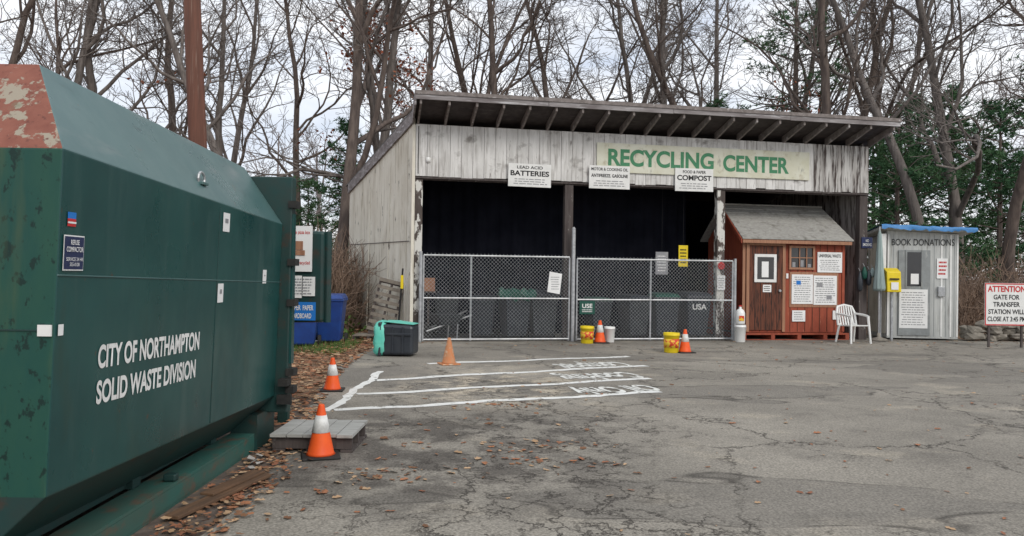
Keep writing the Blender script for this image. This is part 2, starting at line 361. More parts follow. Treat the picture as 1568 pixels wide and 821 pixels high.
n=13; Vv=[];Ff=[]
for i in range(n):
    t0=i/n+.0016; t1=(i+1)/n-.0016; k=len(Vv); off=R.uniform(0,.025)+(.06 if i in (4,8) else 0)
    for (t,o) in ((t0,off),(t1,off+R.uniform(-.01,.03))):
        v=D*t; u=-.314*v
        nx,ny=-.954,-.3
        zb=R.uniform(0,.08); zt=zr(v)-.02
        Vv+=[(u+nx*(.01+o),v+ny*(.01+o),zb),(u+nx*(.035+o),v+ny*(.035+o),zb),(u+nx*.035,v+ny*.035,zt),(u+nx*.01,v+ny*.01,zt)]
    Ff+=[(k,k+1,k+2,k+3),(k+7,k+6,k+5,k+4),(k+1,k+5,k+6,k+2),(k,k+4,k+5,k+1),(k+3,k+2,k+6,k+7),(k,k+3,k+7,k+4)]
mesh('side_boards',Vv,Ff,M['sidewall'],B)
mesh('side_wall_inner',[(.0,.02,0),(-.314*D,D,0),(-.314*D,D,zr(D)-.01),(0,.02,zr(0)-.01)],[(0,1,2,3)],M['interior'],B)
V=[]
for (t,z) in ((.02,2.2),(.98,2.25)):
    v=D*t;u=-.314*v; V+=[(u-.95*.08,v-.3*.08,z),(u-.95*.08,v-.3*.08,z+.02)]
mesh('side_panel_joint',V,[(0,2,3,1)],M['darkwood'],B)
box('corner_board',B,-.075,-.005,-.05,.0,0,4.78,M['sidewall'],.004)
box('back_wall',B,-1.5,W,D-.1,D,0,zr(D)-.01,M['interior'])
hexa('right_wall',B,[(W-.04,.16,0),(W,.16,0),(W,D-.1,0),(W-.04,D-.1,0),(W-.04,.16,zr(.16)-.01),(W,.16,zr(.16)-.01),(W,D-.1,zr(D)-.01),(W-.04,D-.1,zr(D)-.01)],M['facadestain'])
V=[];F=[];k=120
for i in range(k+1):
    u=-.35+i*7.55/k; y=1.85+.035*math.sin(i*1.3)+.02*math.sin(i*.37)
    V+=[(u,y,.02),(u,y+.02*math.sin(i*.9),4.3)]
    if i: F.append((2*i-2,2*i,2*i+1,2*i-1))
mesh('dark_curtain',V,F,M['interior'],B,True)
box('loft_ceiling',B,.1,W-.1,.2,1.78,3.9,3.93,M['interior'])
S=empty('recycling_center_sign',(0,0,0),0,B)
box('board',S,4.15,9.55,-.085,-.06,3.9,4.58,M['signwhite'],.004)
text('lettering_1',S,'RECYCLING',4.42,-.088,4.05,2.62,.40,M['signgreen'],bold=.034)
text('lettering_2',S,'CENTER',7.28,-.088,4.03,1.72,.40,M['signgreen'],bold=.034)
def fsign(name,x0,x1,z0,z1,l1,l2,two,rot=0):
    s=empty(name,(x0,0,z0),0,B); s.rotation_euler=(0,rot,0); w=x1-x0;h=z1-z0
    box('board',s,0,w,-.12,-.10,0,h,M['white'],.003)
    text('line_1',s,l1,w*.2 if not two else w*.05,-.123,h*.78,w*.6 if not two else w*.9,h*.13,M['black'],bold=.02)
    text('line_2',s,l2,w*.05,-.123,h*.47,w*.9,h*(.23 if not two else .17),M['black'],bold=.03)
    rows('small_print',s,w*.1,w*.92,-.123,h*.08,h*.38,3,M['grayink'],.35,len(l1))
fsign('batteries_sign',2.07,3.06,3.49,4.01,'LEAD ACID','BATTERIES',False,.008)
fsign('motor_oil_sign',3.96,4.94,3.51,4.04,'MOTOR & COOKING OIL','ANTIFREEZE, GASOLINE',True,0)
fsign('compost_sign',6.06,7.02,3.52,4.06,'FOOD & PAPER','COMPOST',False,-.006)

# ---------------------------------------------------------------- chain link fence
FE = empty('chain_link_fence',(-2.17,16.6,0),math.radians(10.8))
def panel(tag,x0,x1,y,z0,z1,mid):
    V=[];F=[]
    def bar(a,b,r,n=8): tube(V,F,[Vector(a),Vector(b)],[r,r],n,True)
    for x in (x0,mid,x1): bar((x,y,z0),(x,y,z1),.022)
    for z in (z0+.03,z0+(z1-z0)*.5,z1): bar((x0,y,z),(x1,y,z+.01),.02)
    mesh('frame_'+tag,V,F,M['galv'],FE)
    V=[];F=[]; s=.085; H=z1-z0+.05; w=x1-x0; k=-H
    while k<w:
        for sgn in (0,1):
            a=max(k,0); b=min(k+H,w)
            za=a-k; zb=b-k
            if b-a>.01:
                if sgn: A=(x0+a,y+.006,z0+za);Bp=(x0+b,y+.006,z0+zb)
                else: A=(x1-a,y-.006,z0+za);Bp=(x1-b,y-.006,z0+zb)
                tube(V,F,[Vector(A),Vector(Bp)],[.003,.003],3)
        k+=s
    mesh('mesh_'+tag,V,F,M['wire'],FE)
panel('left',.2,3.5,-.2,.02,1.9,1.25)
panel('right',3.68,7.5,-.2,.02,1.88,5.45)
cyl('gate_post',FE,(3.59,-.2,0),(3.59,-.2,2.55),.045,M['galv'])
cyl('gate_post_cap',FE,(3.59,-.2,2.55),(3.59,-.2,2.6),.052,M['galv'],.02)
cyl('end_post',FE,(.14,-.2,0),(.14,-.2,1.98),.035,M['galv'])
cyl('end_post_right',FE,(7.56,-.2,0),(7.56,-.2,1.95),.035,M['galv'])
n1=empty('fence_notice',(0,0,0),0,FE)
hexa('sheet',n1,[(2.98,-.24,1.12),(3.27,-.24,1.07),(3.27,-.232,1.07),(2.98,-.232,1.12),(3.03,-.24,1.58),(3.32,-.24,1.53),(3.32,-.232,1.53),(3.03,-.232,1.58)],M['paper'])
rows('print',n1,3.05,3.26,-.243,1.16,1.48,6,M['grayink'],.3,4)
n2=empty('fence_green_banner',(0,0,0),0,FE)
box('cloth',n2,3.74,4.1,-.24,-.232,.62,.92,M['bingreen'])
text('word',n2,'USE',3.8,-.243,.76,.24,.1,M['white'],bold=.02)
rows('print',n2,3.78,4.06,-.243,.66,.74,2,M['white'],.4,9)
def wheeled_bin(name,loc,rz,body,lid,s=1,parent=None,lab=None):
    e=empty(name,loc,rz,parent); e.scale=(s,s,s)
    hexa('body',e,[(-.22,-.24,.08),(.22,-.24,.08),(.22,.24,.08),(-.22,.24,.08),(-.29,-.33,.92),(.29,-.33,.92),(.29,.35,.92),(-.29,.35,.92)],body,.03)
    box('rim',e,-.31,.31,-.35,.37,.9,.95,body,.015)
    hexa('lid',e,[(-.31,-.37,.952),(.31,-.37,.952),(.31,.4,.952),(-.31,.4,.952),(-.25,-.28,1.03),(.25,-.28,1.03),(.25,.35,1.05),(-.25,.35,1.05)],lid,.02)
    cyl('axle',e,(-.3,.28,.1),(.3,.28,.1),.015,M['galv'])
    for x in (-.29,.29): cyl('wheel_%s'%('l' if x<0 else 'r'),e,(x-.03,.28,.11),(x+.03,.28,.11),.11,M['rubber'],n=20)
    cyl('handle',e,(-.25,.43,.93),(.25,.43,.93),.018,body)
    if lab: text('label',e,lab,-.17,-.322,.66,.34,.13,M['white'],bold=.03)
    return e
def loc(u,v,z=0):
    c,s=math.cos(math.radians(10.8)),math.sin(math.radians(10.8))
    return (-2.17+u*c-v*s,16.6+u*s+v*c,z)
a0=math.radians(10.8)
wheeled_bin('wheeled_bin',loc(6.75,.35,.011),a0+.05,M['binblack'],M['binblack'],1.08,lab='USA')
wheeled_bin('wheeled_bin',loc(6.02,.4,.011),a0-.1,M['binblack'],M['bingreen'],1.05)
wheeled_bin('wheeled_bin',loc(5.3,.5,.011),a0+.15,M['bingrey'],M['binblack'],1.0)
wheeled_bin('wheeled_bin',loc(4.55,1.0,.011),a0+.1,M['binblack'],M['bingreen'],.92)
wheeled_bin('wheeled_bin',loc(3.05,.5,.011),a0-.08,M['bingrey'],M['binblack'],1.08)
wheeled_bin('wheeled_bin',loc(2.35,.4,.011),a0+.12,M['binblack'],M['bingreen'],1.05)
wheeled_bin('wheeled_bin',loc(1.65,.6,.011),a0-.2,M['binblack'],M['binblack'],.95)
wheeled_bin('wheeled_bin',loc(.85,1.1,.011),a0-.1,M['bingrey'],M['binblack'],.95)
V=[];F=[];rr=random.Random(3)
for i in range(12):
    for j in range(7):
        x=1.95+i*.075; top=1.15+.03*math.sin(i*1.9)
        if j<3: V.append((x+rr.uniform(-.02,.02),.02-.015*j+rr.uniform(-.02,.02),top-(3-j)*.07+rr.uniform(-.04,.02)*2))
        else: V.append((x+rr.uniform(-.02,.02),.05+(j-3)*.1,top+rr.uniform(-.03,.04)))
for i in range(11):
    for j in range(6): F.append((i*7+j,i*7+j+1,(i+1)*7+j+1,(i+1)*7+j))
t=mesh('green_tarp',V,F,M['bingreen']); t.location=loc(0,0); t.rotation_euler=(0,0,a0)
wbw=empty('wheelbarrow',loc(.75,.35,.011),a0+.5)
hexa('tray',wbw,[(-.2,-.15,.32),(.25,-.15,.32),(.25,.15,.32),(-.2,.15,.32),(-.38,-.28,.58),(.36,-.28,.56),(.36,.28,.56),(-.38,.28,.58)],M['bingrey'],.02)
for s_ in (-1,1):
    cyl('handle_%d'%s_,wbw,(-.55,s_*.06,.2),(.8,s_*.28,.62),.02,M['galv'],n=8); cyl('leg_%d'%s_,wbw,(.2,s_*.18,.0),(.22,s_*.18,.34),.016,M['galv'],n=8)
cyl('wheel',wbw,(-.55,-.045,.19),(-.55,.045,.19),.18,M['rubber'],n=20)
bx=empty('cardboard_box',loc(.35,.2,1.1),a0); box('carton',bx,-.12,.13,-.1,.12,0,.3,M['trimwood'],.005); box('shelf',bx,-.15,.16,-.12,.14,-.04,-.003,M['darkwood']); box('bracket',bx,-.02,.02,.02,.12,-1.09,-.043,M['darkwood'])
hs=empty('yellow_hanging_sign',loc(6.55,.5,1.75),a0); box('panel',hs,-.12,.12,-.01,.01,0,.52,M['yellow'],.004); rows('print',hs,-.09,.09,-.014,.06,.45,5,M['black'],.4,3); cyl('cord',hs,(0,0,.52),(0,0,2.15),.003,M['black'])
hs=empty('posted_notice',loc(6.0,.5,1.55),a0); box('panel',hs,-.16,.16,-.01,.01,0,.55,M['grayink'],.004); rows('print',hs,-.12,.12,-.014,.06,.48,6,M['paper'],.3,8); cyl('cord',hs,(0,0,.55),(0,0,2.3),.003,M['black'])

# ---------------------------------------------------------------- traffic cones
def cone(name,x,y,h,body,collar=True,rz=0):
    e=empty(name,(x,y,.005),rz); b=h*.36
    box('base',e,-b,b,-b,b,0,h*.05,M['rubber'] if collar else body,.01)
    r0=h*.25; r1=h*.055
    def rad(t): return r0+(r1-r0)*t
    lathe('body',e,[(r0*1.12,h*.051),(r0,h*.09)]+[(rad(t),h*(.09+.91*t)) for t in (.2,.4,.6,.8,.97,1)]+[(r1*.6,h*1.005)],body)
    if collar:
        lathe('collar',e,[(rad(.42)+.0,h*(.09+.91*.42)),(rad(.42)+.004,h*(.09+.91*.425)),(rad(.78)+.004,h*(.09+.91*.775)),(rad(.78),h*(.09+.91*.78))],M['conewhite'])
cone('traffic_cone',-1.53,6.1,.42,M['orange'],True,.3)
cone('traffic_cone',-2.25,9.5,.41,M['orange'],True,.1)
cone('traffic_cone',-1.02,12.4,.44,M['orangeworn'],False,.4)
cone('traffic_cone',3.44,14.85,.46,M['orange'],True,.2)
cone('traffic_cone',1.98,16.75,.5,M['orange'],True,.2)
def bucket(name,x,y,r,h,mat,label=True,z=.005):
    e=empty(name,(x,y,z)); lathe('pail',e,[(r*.86,0),(r*.9,.01),(r,h*.86),(r*1.06,h*.87),(r*1.06,h*.9),(r*1.02,h*.91),(r*1.04,h),(r*.93,h),(r*.8,.02)],mat)
    if label: lathe('label',e,[(r*.93+.003,h*.25),(r*.985+.003,h*.7)],M['label'])
    V=[];F=[]; tube(V,F,[Vector((r*1.08*math.cos(a),-r*.4*math.sin(a)-.02,h*.88-.16*math.sin(a))) for a in [i*math.pi/10 for i in range(11)]],[.004]*11,5)
    mesh('bail_handle',V,F,M['galv'],e)
bucket('yellow_bucket',3.17,14.85,.155,.39,M['yellow'])
bucket('yellow_bucket',1.68,16.6,.15,.38,M['yellow'])
bucket('white_bucket',5.33,17.5,.13,.4,M['plasticwhite'],False)
jug=empty('white_jug',(5.33,17.5,.42)); lathe('body',jug,[(.1,0),(.11,.03),(.11,.26),(.08,.33),(.03,.36),(.03,.4),(.02,.41)],M['plasticwhite']); cyl('cap',jug,(0,0,.41),(0,0,.44),.035,M['redink'])
box('label',jug,-.06,.06,-.116,-.112,.08,.2,M['label'])
bucket('white_bucket',2.22,16.95,.12,.35,M['plasticwhite'],False)

# ---------------------------------------------------------------- black tote with teal liner
T=empty('black_storage_bin',(-2.02,13.65,.006),math.radians(-6))
hexa('body',T,[(-.28,-.26,.02),(.30,-.24,.03),(.30,.24,.03),(-.28,.26,.02),(-.28,-.26,.58),(.30,-.24,.55),(.30,.24,.55),(-.28,.26,.58)],M['binblack'],.05)
box('rim',T,-.33,-.27,-.29,.29,0.005,.61,M['binblack'],.02)
for i,x in enumerate((-.08,.1)): box('rib_%d'%i,T,x,x+.03,-.272,-.25,.06,.54,M['binblack'],.006)
box('panel_ridge',T,-.2,.27,-.275,-.255,.38,.42,M['binblack'],.006)
V=[];F=[]; n=28
for k,(dx,sc) in enumerate(((.1,1.02),(.02,1.13),(-.05,1.13),(-.1,1.0),(-.05,.86),(.03,.8))):
    for j in range(n):
        a=2*math.pi*j/n; c,s=math.cos(a),math.sin(a)
        q=max(abs(c),abs(s))**.7; j2=1+R.uniform(-.025,.025)
        V.append((-.31+dx+R.uniform(-.012,.012),.27*sc*j2*c/q,max(.005,.305+.285*sc*j2*s/q)))
for k in range(5):
    for j in range(n): F.append((k*n+j,k*n+(j+1)%n,(k+1)*n+(j+1)%n,(k+1)*n+j))
mesh('teal_liner',V,F,M['teal'],T,True)
mesh('liner_flap',[(-.25,-.2,.615),(.28,-.17,.57),(.32,.2,.575),(-.25,.22,.625),(.0,0,.635)],[(0,1,4),(1,2,4),(2,3,4),(3,0,4)],M['teal'],T,True)
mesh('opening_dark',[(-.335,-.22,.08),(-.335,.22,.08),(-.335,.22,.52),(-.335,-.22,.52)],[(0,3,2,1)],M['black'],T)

# ---------------------------------------------------------------- red shed
S=empty('red_shed',loc(0,0),a0)
box('walls',S,7.92,10.6,.06,2.0,.18,2.5,M['shedred'])
L=[]; u=7.95
while u<10.58:
    L.append((u,u+.012,.05,.0595,.2,2.48)); u+=.2
boxes('groove_battens',S,L,M['doorwood'])
mesh('gable_left',[(7.92,.06,2.5),(7.92,2.0,2.5),(7.92,1.03,3.27)],[(0,2,1)],M['shedred'],S)
mesh('gable_right',[(10.6,.06,2.5),(10.6,2.0,2.5),(10.6,1.03,3.27)],[(0,1,2)],M['shedred'],S)
def rslab(name,y0,z0,y1,z1,x0,x1,x2,x3,mat,t=.05):
    return hexa(name,S,[(x0,y0,z0),(x1,y0,z0),(x3,y1,z1),(x2,y1,z1),(x0,y0,z0+t),(x1,y0,z0+t),(x3,y1,z1+t),(x2,y1,z1+t)],mat)
rslab('roof_back',1.035,3.335,2.2,2.45,7.78,10.62,7.78,10.72,M['shingle'])
nr=8
for i in range(nr):
    t0=i/nr;t1=(i+1)/nr+.02
    f=lambda t:(-.14+1.17*t, 2.42+.9*t)
    y0,z0=f(t0);y1,z1=f(min(t1,1)); xr=10.74-.14*t0; xr1=10.74-.14*min(t1,1)
    rslab('shingle_course_%d'%i,y0,z0+.014,y1,z1,7.78,xr,7.78,xr1,M['shingle'],.03)
box('ridge_cap',S,7.76,10.6,.98,1.09,3.35,3.385,M['shingle'],.01)
box('eave_trim',S,7.8,10.7,-.13,-.105,2.34,2.42,M['trimwood'])
hexa('rake_trim',S,[(7.75,-.13,2.33),(7.775,-.13,2.33),(7.775,1.03,3.24),(7.75,1.03,3.24),(7.75,-.13,2.43),(7.775,-.13,2.43),(7.775,1.03,3.36),(7.75,1.03,3.36)],M['shedred'])
box('corner_trim_l',S,7.88,7.95,.035,.049,.2,2.46,M['trimwood']); box('corner_trim_r',S,10.55,10.62,.035,.049,.2,2.46,M['shedred'])
box('door',S,8.05,8.92,.02,.049,.24,2.28,M['doorwood'],.004)
boxes('door_boards',S,[(8.05+i*.145,8.05+i*.145+.01,.014,.0195,.25,2.27) for i in range(1,6)],M['black'])
boxes('door_frame',S,[(7.97,8.045,.01,.0485,.2,2.38),(8.925,9.0,.01,.0485,.2,2.38),(8.046,8.924,.01,.0485,2.29,2.38)],M['trimwood'])
boxes('door_window_frame',S,[(8.17,8.24,-.005,.012,1.4,2.08),(8.68,8.75,-.005,.012,1.4,2.08),(8.241,8.679,-.005,.012,2.01,2.08),(8.241,8.679,-.005,.012,1.4,1.47)],M['white'])
box('door_window_glass',S,8.24,8.68,.004,.012,1.47,2.01,M['glass'])
box('door_notice',S,8.36,8.54,-.002,.003,1.52,1.9,M['paper'])
box('door_label',S,8.4,8.62,.004,.012,1.16,1.34,M['paper']); rows('door_label_print',S,8.42,8.6,.002,1.18,1.32,3,M['black'],.4,5)
cyl('door_knob',S,(8.84,-.03,1.2),(8.84,.02,1.2),.03,M['galv'])
boxes('window_frame',S,[(9.1,9.15,.015,.045,1.72,2.3),(9.74,9.79,.015,.045,1.72,2.3),(9.151,9.739,.015,.045,2.25,2.3),(9.151,9.739,.015,.045,1.72,1.77),(9.37,9.39,.02,.044,1.771,2.249),(9.56,9.58,.02,.044,1.771,2.249),(9.151,9.739,.022,.043,2.0,2.02)],M['trimwood'])
box('window_glass',S,9.15,9.74,.046,.055,1.77,2.25,M['glass'])
boxes('window_shelf_items',S,[(9.2,9.28,.0455,.0458,1.78,1.9),(9.42,9.5,.0455,.0458,1.79,1.95),(9.62,9.7,.0455,.0458,1.78,1.86)],M['grayink'])
boxes('posters',S,[(9.87,10.54,.03,.045,1.66,2.16),(9.18,9.75,.03,.045,.88,1.6),(9.77,10.4,.03,.045,.86,1.58),(9.2,9.55,.03,.045,.45,.72)],M['paper'])
boxes('poster_frame',S,[(9.13,10.45,.046,.0495,.8,1.66)],M['trimwood'])
text('poster_heading',S,'UNIVERSAL WASTE',9.9,.027,2.03,.6,.08,M['black'],bold=.02)
rows('poster_print_1',S,9.9,10.5,.028,1.7,1.98,6,M['grayink'],.35,11)
rows('poster_print_2',S,9.22,9.72,.028,.92,1.56,12,M['grayink'],.35,12)
rows('poster_print_3',S,9.8,10.37,.028,.9,1.54,12,M['grayink'],.35,13)
rows('poster_print_4',S,9.24,9.5,.028,.48,.7,4,M['grayink'],.35,14)
for i,(x,z,w) in enumerate(((9.3,1.35,.12),(9.85,1.3,.16),(10.12,1.0,.14))): box('poster_picture_%d'%i,S,x,x+w,.0255,.0275,z,z+.1,M['grayink' if i else 'bluesign'])
boxes('small_notices',S,[(10.3,10.5,.03,.044,.5,.72),(9.03,9.085,.03,.044,1.5,1.62)],M['paper'])
boxes('pallet_base',S,[(7.85,10.7,-.05,.03,.13,.17),(7.85,10.7,.2,.3,.13,.17),(7.85,7.95,-.05,2,.02,.128),(8.6,8.7,-.05,2,.02,.128),(9.3,9.4,-.05,2,.02,.128),(10.0,10.1,-.05,2,.02,.128),(10.6,10.7,-.05,2,.02,.128),(7.85,10.7,-.05,.05,.0,.019)],M['shedred'])

ns=empty('no_smoking_sign',loc(11.02,-.03),a0); box('panel',ns,0,.3,-.02,0,2.28,2.55,M['navy'],.005); text('words',ns,'NO\nSMOKING',.03,-.023,2.33,.24,.17,M['white'],bold=.01)
hg=empty('hanging_tools',loc(11.05,-.06),a0)
for i,(x,z,h,m) in enumerate(((.0,1.5,.32,'bingreen'),(.12,1.35,.4,'binblack'),(.22,1.55,.25,'umbrella'),(-.12,1.2,.5,'binblack'))):
    lathe('tool_%d'%i,hg,[(.02,0),(.06,.05),(.07,h*.5),(.03,h*.9),(.01,h)],M[m],10,(x,-.06,z))
    cyl('hook_%d'%i,hg,(x,-.06,z+h),(x,.0,z+h+.08),.006,M['galv'])
lr=empty('round_post_sign',loc(7.28,-.05),a0)
lathe('disc',lr,[(.09,0),(.09,.01)],M['redink'],20,(0,0,0)); lr.children[0].rotation_euler=(math.radians(90),0,0); lr.children[0].location=(0,0,1.78)
box('notice',lr,-.1,.1,-.01,.0,1.2,1.55,M['paper']); rows('print',lr,-.08,.08,-.013,1.24,1.5,5,M['grayink'],.35,17)

# ---------------------------------------------------------------- plastic chair
C=empty('white_plastic_chair',(8.05,17.7,.005),math.radians(15))
m=M['plasticwhite']
hexa('seat',C,[(-.23,-.24,.40),(.23,-.24,.40),(.2,.2,.38),(-.2,.2,.38),(-.24,-.25,.43),(.24,-.25,.43),(.2,.2,.41),(-.2,.2,.41)],m,.01)
for i,(x,y,tx,ty,zt) in enumerate(((-.27,-.27,-.22,-.22,.64),(.27,-.27,.22,-.22,.64),(-.25,.28,-.2,.2,.45),(.25,.28,.2,.2,.45))):
    cyl('leg_%d'%i,C,(x,y,0),(tx*1.05,ty,zt),.024,m,.03,8)
V=[];F=[]
pts=[Vector((-.25,.2,.4)),Vector((-.25,.26,.7)),Vector((-.2,.3,.84)),Vector((0,.32,.88)),Vector((.2,.3,.84)),Vector((.25,.26,.7)),Vector((.25,.2,.4))]
tube(V,F,pts,[.028]*7,8)
for x in (-.17,-.1,-.03,.04,.11,.18):
    tube(V,F,[Vector((x,.2,.41)),Vector((x,.27,.66)),Vector((x*.9,.31,.86))],[.021]*3,6)
for sx in (-1,1): tube(V,F,[Vector((sx*.24,-.24,.63)),Vector((sx*.27,0,.66)),Vector((sx*.25,.26,.68))],[.028,.03,.022],8)
mesh('back_and_arms',V,F,m,C,True)

# ---------------------------------------------------------------- book donations shed
K=empty('book_donation_shed',(9.42,18.85,0),math.radians(-5))
w=1.7
hexa('walls',K,[(0,0,.05),(w,0,.05),(w,1.2,.05),(-.02,1.2,.05),(0,0,2.74),(w,0,2.66),(w,1.2,2.5),(-.02,1.2,2.55)],M['shedgray'])
boxes('battens',K,[(x,x+.04,-.012,-.001,.1,2.64) for x in (0,1.28,1.5,1.66)],M['white'])
boxes('board_grooves',K,[(x,x+.012,-.004,-.001,.1,2.64) for x in (.14,1.12,1.4,1.6)],M['doorgray'])
boxes('side_panels',K,[(-.022,-.004,.05,.55,.15,2.55),(-.02,-.004,.6,1.1,.15,2.45)],M['sidewall'])
hexa('roof',K,[(-.22,-.28,2.78),(w+.28,-.28,2.70),(w+.28,1.4,2.52),(-.22,1.4,2.58),(-.22,-.28,2.86),(w+.28,-.28,2.78),(w+.28,1.4,2.6),(-.22,1.4,2.66)],M['shedgray'],.01)
V=[];F=[]
for i in range(31):
    x=-.26+i*(w+.56)/30; z=2.875-.08*i/30
    V+=[(x,1.42,z-.2),(x,-.3,z+R.uniform(-.01,.015)),(x,-.32+R.uniform(-.02,.02),z-.03),(x,-.31+R.uniform(-.02,.02),z-.1+R.uniform(-.03,.03))]
    if i:
        for j in range(3): F.append((4*i-4+j,4*i+j,4*i+1+j,4*i-3+j))
mesh('blue_tarp',V,F,M['bluetarp'],K,True)
text('lettering',K,'BOOK DONATIONS',.1,-.016,2.37,1.5,.16,M['black'],bold=.0)
box('door',K,.26,1.02,-.035,-.014,.12,2.25,M['doorgray'],.004)
box('door_window',K,.46,.8,-.042,-.036,1.35,2.2,M['glass']); boxes('door_window_trim',K,[(.42,.458,-.048,-.0365,1.3,2.25),(.802,.84,-.048,-.0365,1.3,2.25)],M['doorgray'])
box('door_window_note',K,.55,.74,-.046,-.043,1.4,1.66,M['paper'])
box('door_poster',K,.28,.96,-.044,-.036,.3,1.27,M['paper']); rows('door_poster_print',K,.32,.92,-.047,.36,1.22,14,M['grayink'],.3,21)
box('side_sign',K,1.18,1.44,-.025,-.013,1.55,2.05,M['paper']); rows('side_sign_print',K,1.2,1.42,-.028,1.62,2.0,4,M['redink'],.45,22)
box('power_box',K,1.2,1.36,-.07,-.013,1.1,1.35,M['galv'],.01)
yb=empty('yellow_donation_box',(9.25,18.55,0),math.radians(-5))
hexa('case',yb,[(-.04,-.16,1.2),(.3,-.16,1.2),(.3,.12,1.2),(-.04,.12,1.2),(-.04,-.12,1.7),(.3,-.12,1.7),(.3,.12,1.8),(-.04,.12,1.8)],M['yellow'],.02)
box('slot',yb,.02,.24,-.17,-.155,1.5,1.54,M['black']); box('label',yb,.05,.22,-.175,-.163,1.26,1.44,M['paper'])
cyl('stand',yb,(.13,0,0),(.13,0,1.2),.035,M['galv'])
um=empty('closed_umbrella',(9.0,18.4,0))
V=[];F=[];n=24
for (r,z) in ((.015,2.72),(.04,2.6),(.065,2.2),(.09,1.7),(.125,1.3),(.11,1.22),(.04,1.25)):
    for j in range(n):
        a=2*math.pi*j/n; q=r*(1+.22*math.cos(8*a)); V.append((q*math.cos(a),q*math.sin(a),z))
for k in range(6):
    for j in range(n): F.append((k*n+j,k*n+(j+1)%n,(k+1)*n+(j+1)%n,(k+1)*n+j))
mesh('canopy',V,F,M['umbrella'],um,True); cyl('pole',um,(0,0,.02),(0,0,2.8),.018,M['galv']); lathe('foot',um,[(.2,0),(.2,.05),(.04,.1),(.04,.2)],M['stone'])
wb=empty('white_board',(9.12,18.75,0)); box('panel',wb,0,.22,-.01,.01,1.75,2.65,M['white'],.004); cyl('leg',wb,(.11,.03,0),(.11,.03,1.8),.02,M['galv'])

# ---------------------------------------------------------------- attention sign
A=empty('attention_sign',(10.7,17.0,0),math.radians(2))
box('board',A,0,1.0,-.02,0,.5,1.46,M['white'],.005)
boxes('border',A,[(.0,1.0,-.024,-.021,1.43,1.455),(.0,1.0,-.024,-.021,.505,.53),(.003,.025,-.024,-.021,.531,1.429),(.975,.997,-.024,-.021,.531,1.429)],M['redink'])
text('heading',A,'ATTENTION',.06,-.024,1.26,.88,.14,M['redink'],bold=.03)
for i,(t_,w_) in enumerate((('GATE FOR',.6),('TRANSFER',.62),('STATION WILL',.84),('CLOSE AT 3:45 PM',.88))):
    text('line_%d'%i,A,t_,.5-w_/2,-.024,1.09-i*.165,w_,.11,M['black'],bold=.02)
for i,x in enumerate((.1,.86)): box('post_%d'%i,A,x,x+.04,.002,.04,0,1.4,M['darkwood'])
rr=random.Random(12)
bm=bmesh.new()
for i in range(95):
    x=11.35+rr.uniform(0,4.6); z=rr.choice((.1,.1,.27,.4))+rr.uniform(-.03,.03); y=18.9+(x-11.3)*.05+rr.uniform(-.12,.12)
    r=bmesh.ops.create_icosphere(bm,subdivisions=2,radius=1)
    sx,sy,sz=rr.uniform(.13,.26),rr.uniform(.13,.2),rr.uniform(.07,.12)
    ph=[rr.uniform(0,6) for _ in range(3)]
    for v in r['verts']:
        c=v.co.copy(); f=1+.13*math.sin(c.x*4+ph[0])+.13*math.sin(c.y*4+ph[1])+.1*math.sin(c.z*5+ph[2])
        q=max(abs(c.x),abs(c.y),abs(c.z))**.45
        v.co=Vector((x+c.x*sx*f/q,y+c.y*sy*f/q,z+c.z*sz*f/q))
me=bpy.data.meshes.new('stone_wall'); bm.to_mesh(me); bm.free(); me.materials.append(M['stone'])
COL.objects.link(bpy.data.objects.new('stone_wall',me))

# ---------------------------------------------------------------- green waste container
G=empty('green_waste_container')
Y0,Y1=3.31,6.5
def zt(y,z): return z-.02*(y-Y0)
XL=-4.35
def ring(y,yt,dz=0):
    return [(-2.32,y,zt(y,.22)),(-2.035,y,zt(y,.49)),(-1.99,y,zt(y,2.01)+dz),(-2.33,yt,zt(yt,2.49)+dz*.8),(XL+.32,yt,zt(yt,2.49)+dz*.8),(XL,y,zt(y,2.01)+dz),(XL+.02,y,zt(y,.49)),(XL+.32,y,zt(y,.22))]
V=ring(Y0,Y0+.36,.02)+ring(Y1,Y1,-.04)
F=[];mi=[]
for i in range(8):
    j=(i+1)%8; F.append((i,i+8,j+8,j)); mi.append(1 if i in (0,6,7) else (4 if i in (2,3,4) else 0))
F.append((3,4,5,2)); mi.append(3)
F.append((2,5,6,1)); mi.append(2)
F.append((1,6,7,0)); mi.append(1)
F.append(tuple(range(15,7,-1))); mi.append(0)
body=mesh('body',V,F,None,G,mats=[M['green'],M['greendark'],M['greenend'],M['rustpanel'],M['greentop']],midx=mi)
bm=bmesh.new(); bm.from_mesh(body.data); bmesh.ops.recalc_face_normals(bm,faces=bm.faces); bm.to_mesh(body.data); bm.free()
bevel(body,.008,2)
fx=lambda z:-1.99-.045*(2.01-z)/1.52
def sbar(name,y0,y1,z0,z1,t=.006,mat=M['green']):
    return hexa(name,G,[(fx(z0)-.01,y0,zt(y0,z0)),(fx(z0)+t,y0,zt(y0,z0)),(fx(z0)+t,y1,zt(y1,z0)),(fx(z0)-.01,y1,zt(y1,z0)),
        (fx(z1)-.01,y0,zt(y0,z1)),(fx(z1)+t,y0,zt(y0,z1)),(fx(z1)+t,y1,zt(y1,z1)),(fx(z1)-.01,y1,zt(y1,z1))],mat,.002)
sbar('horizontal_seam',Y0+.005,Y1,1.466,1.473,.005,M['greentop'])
sbar('vertical_seam',5.1,5.106,.5,1.97,.004,M['greendark'])
box('end_seam',G,XL,-2.03,Y0-.006,Y0+.01,1.222,1.228,M['greendark'])
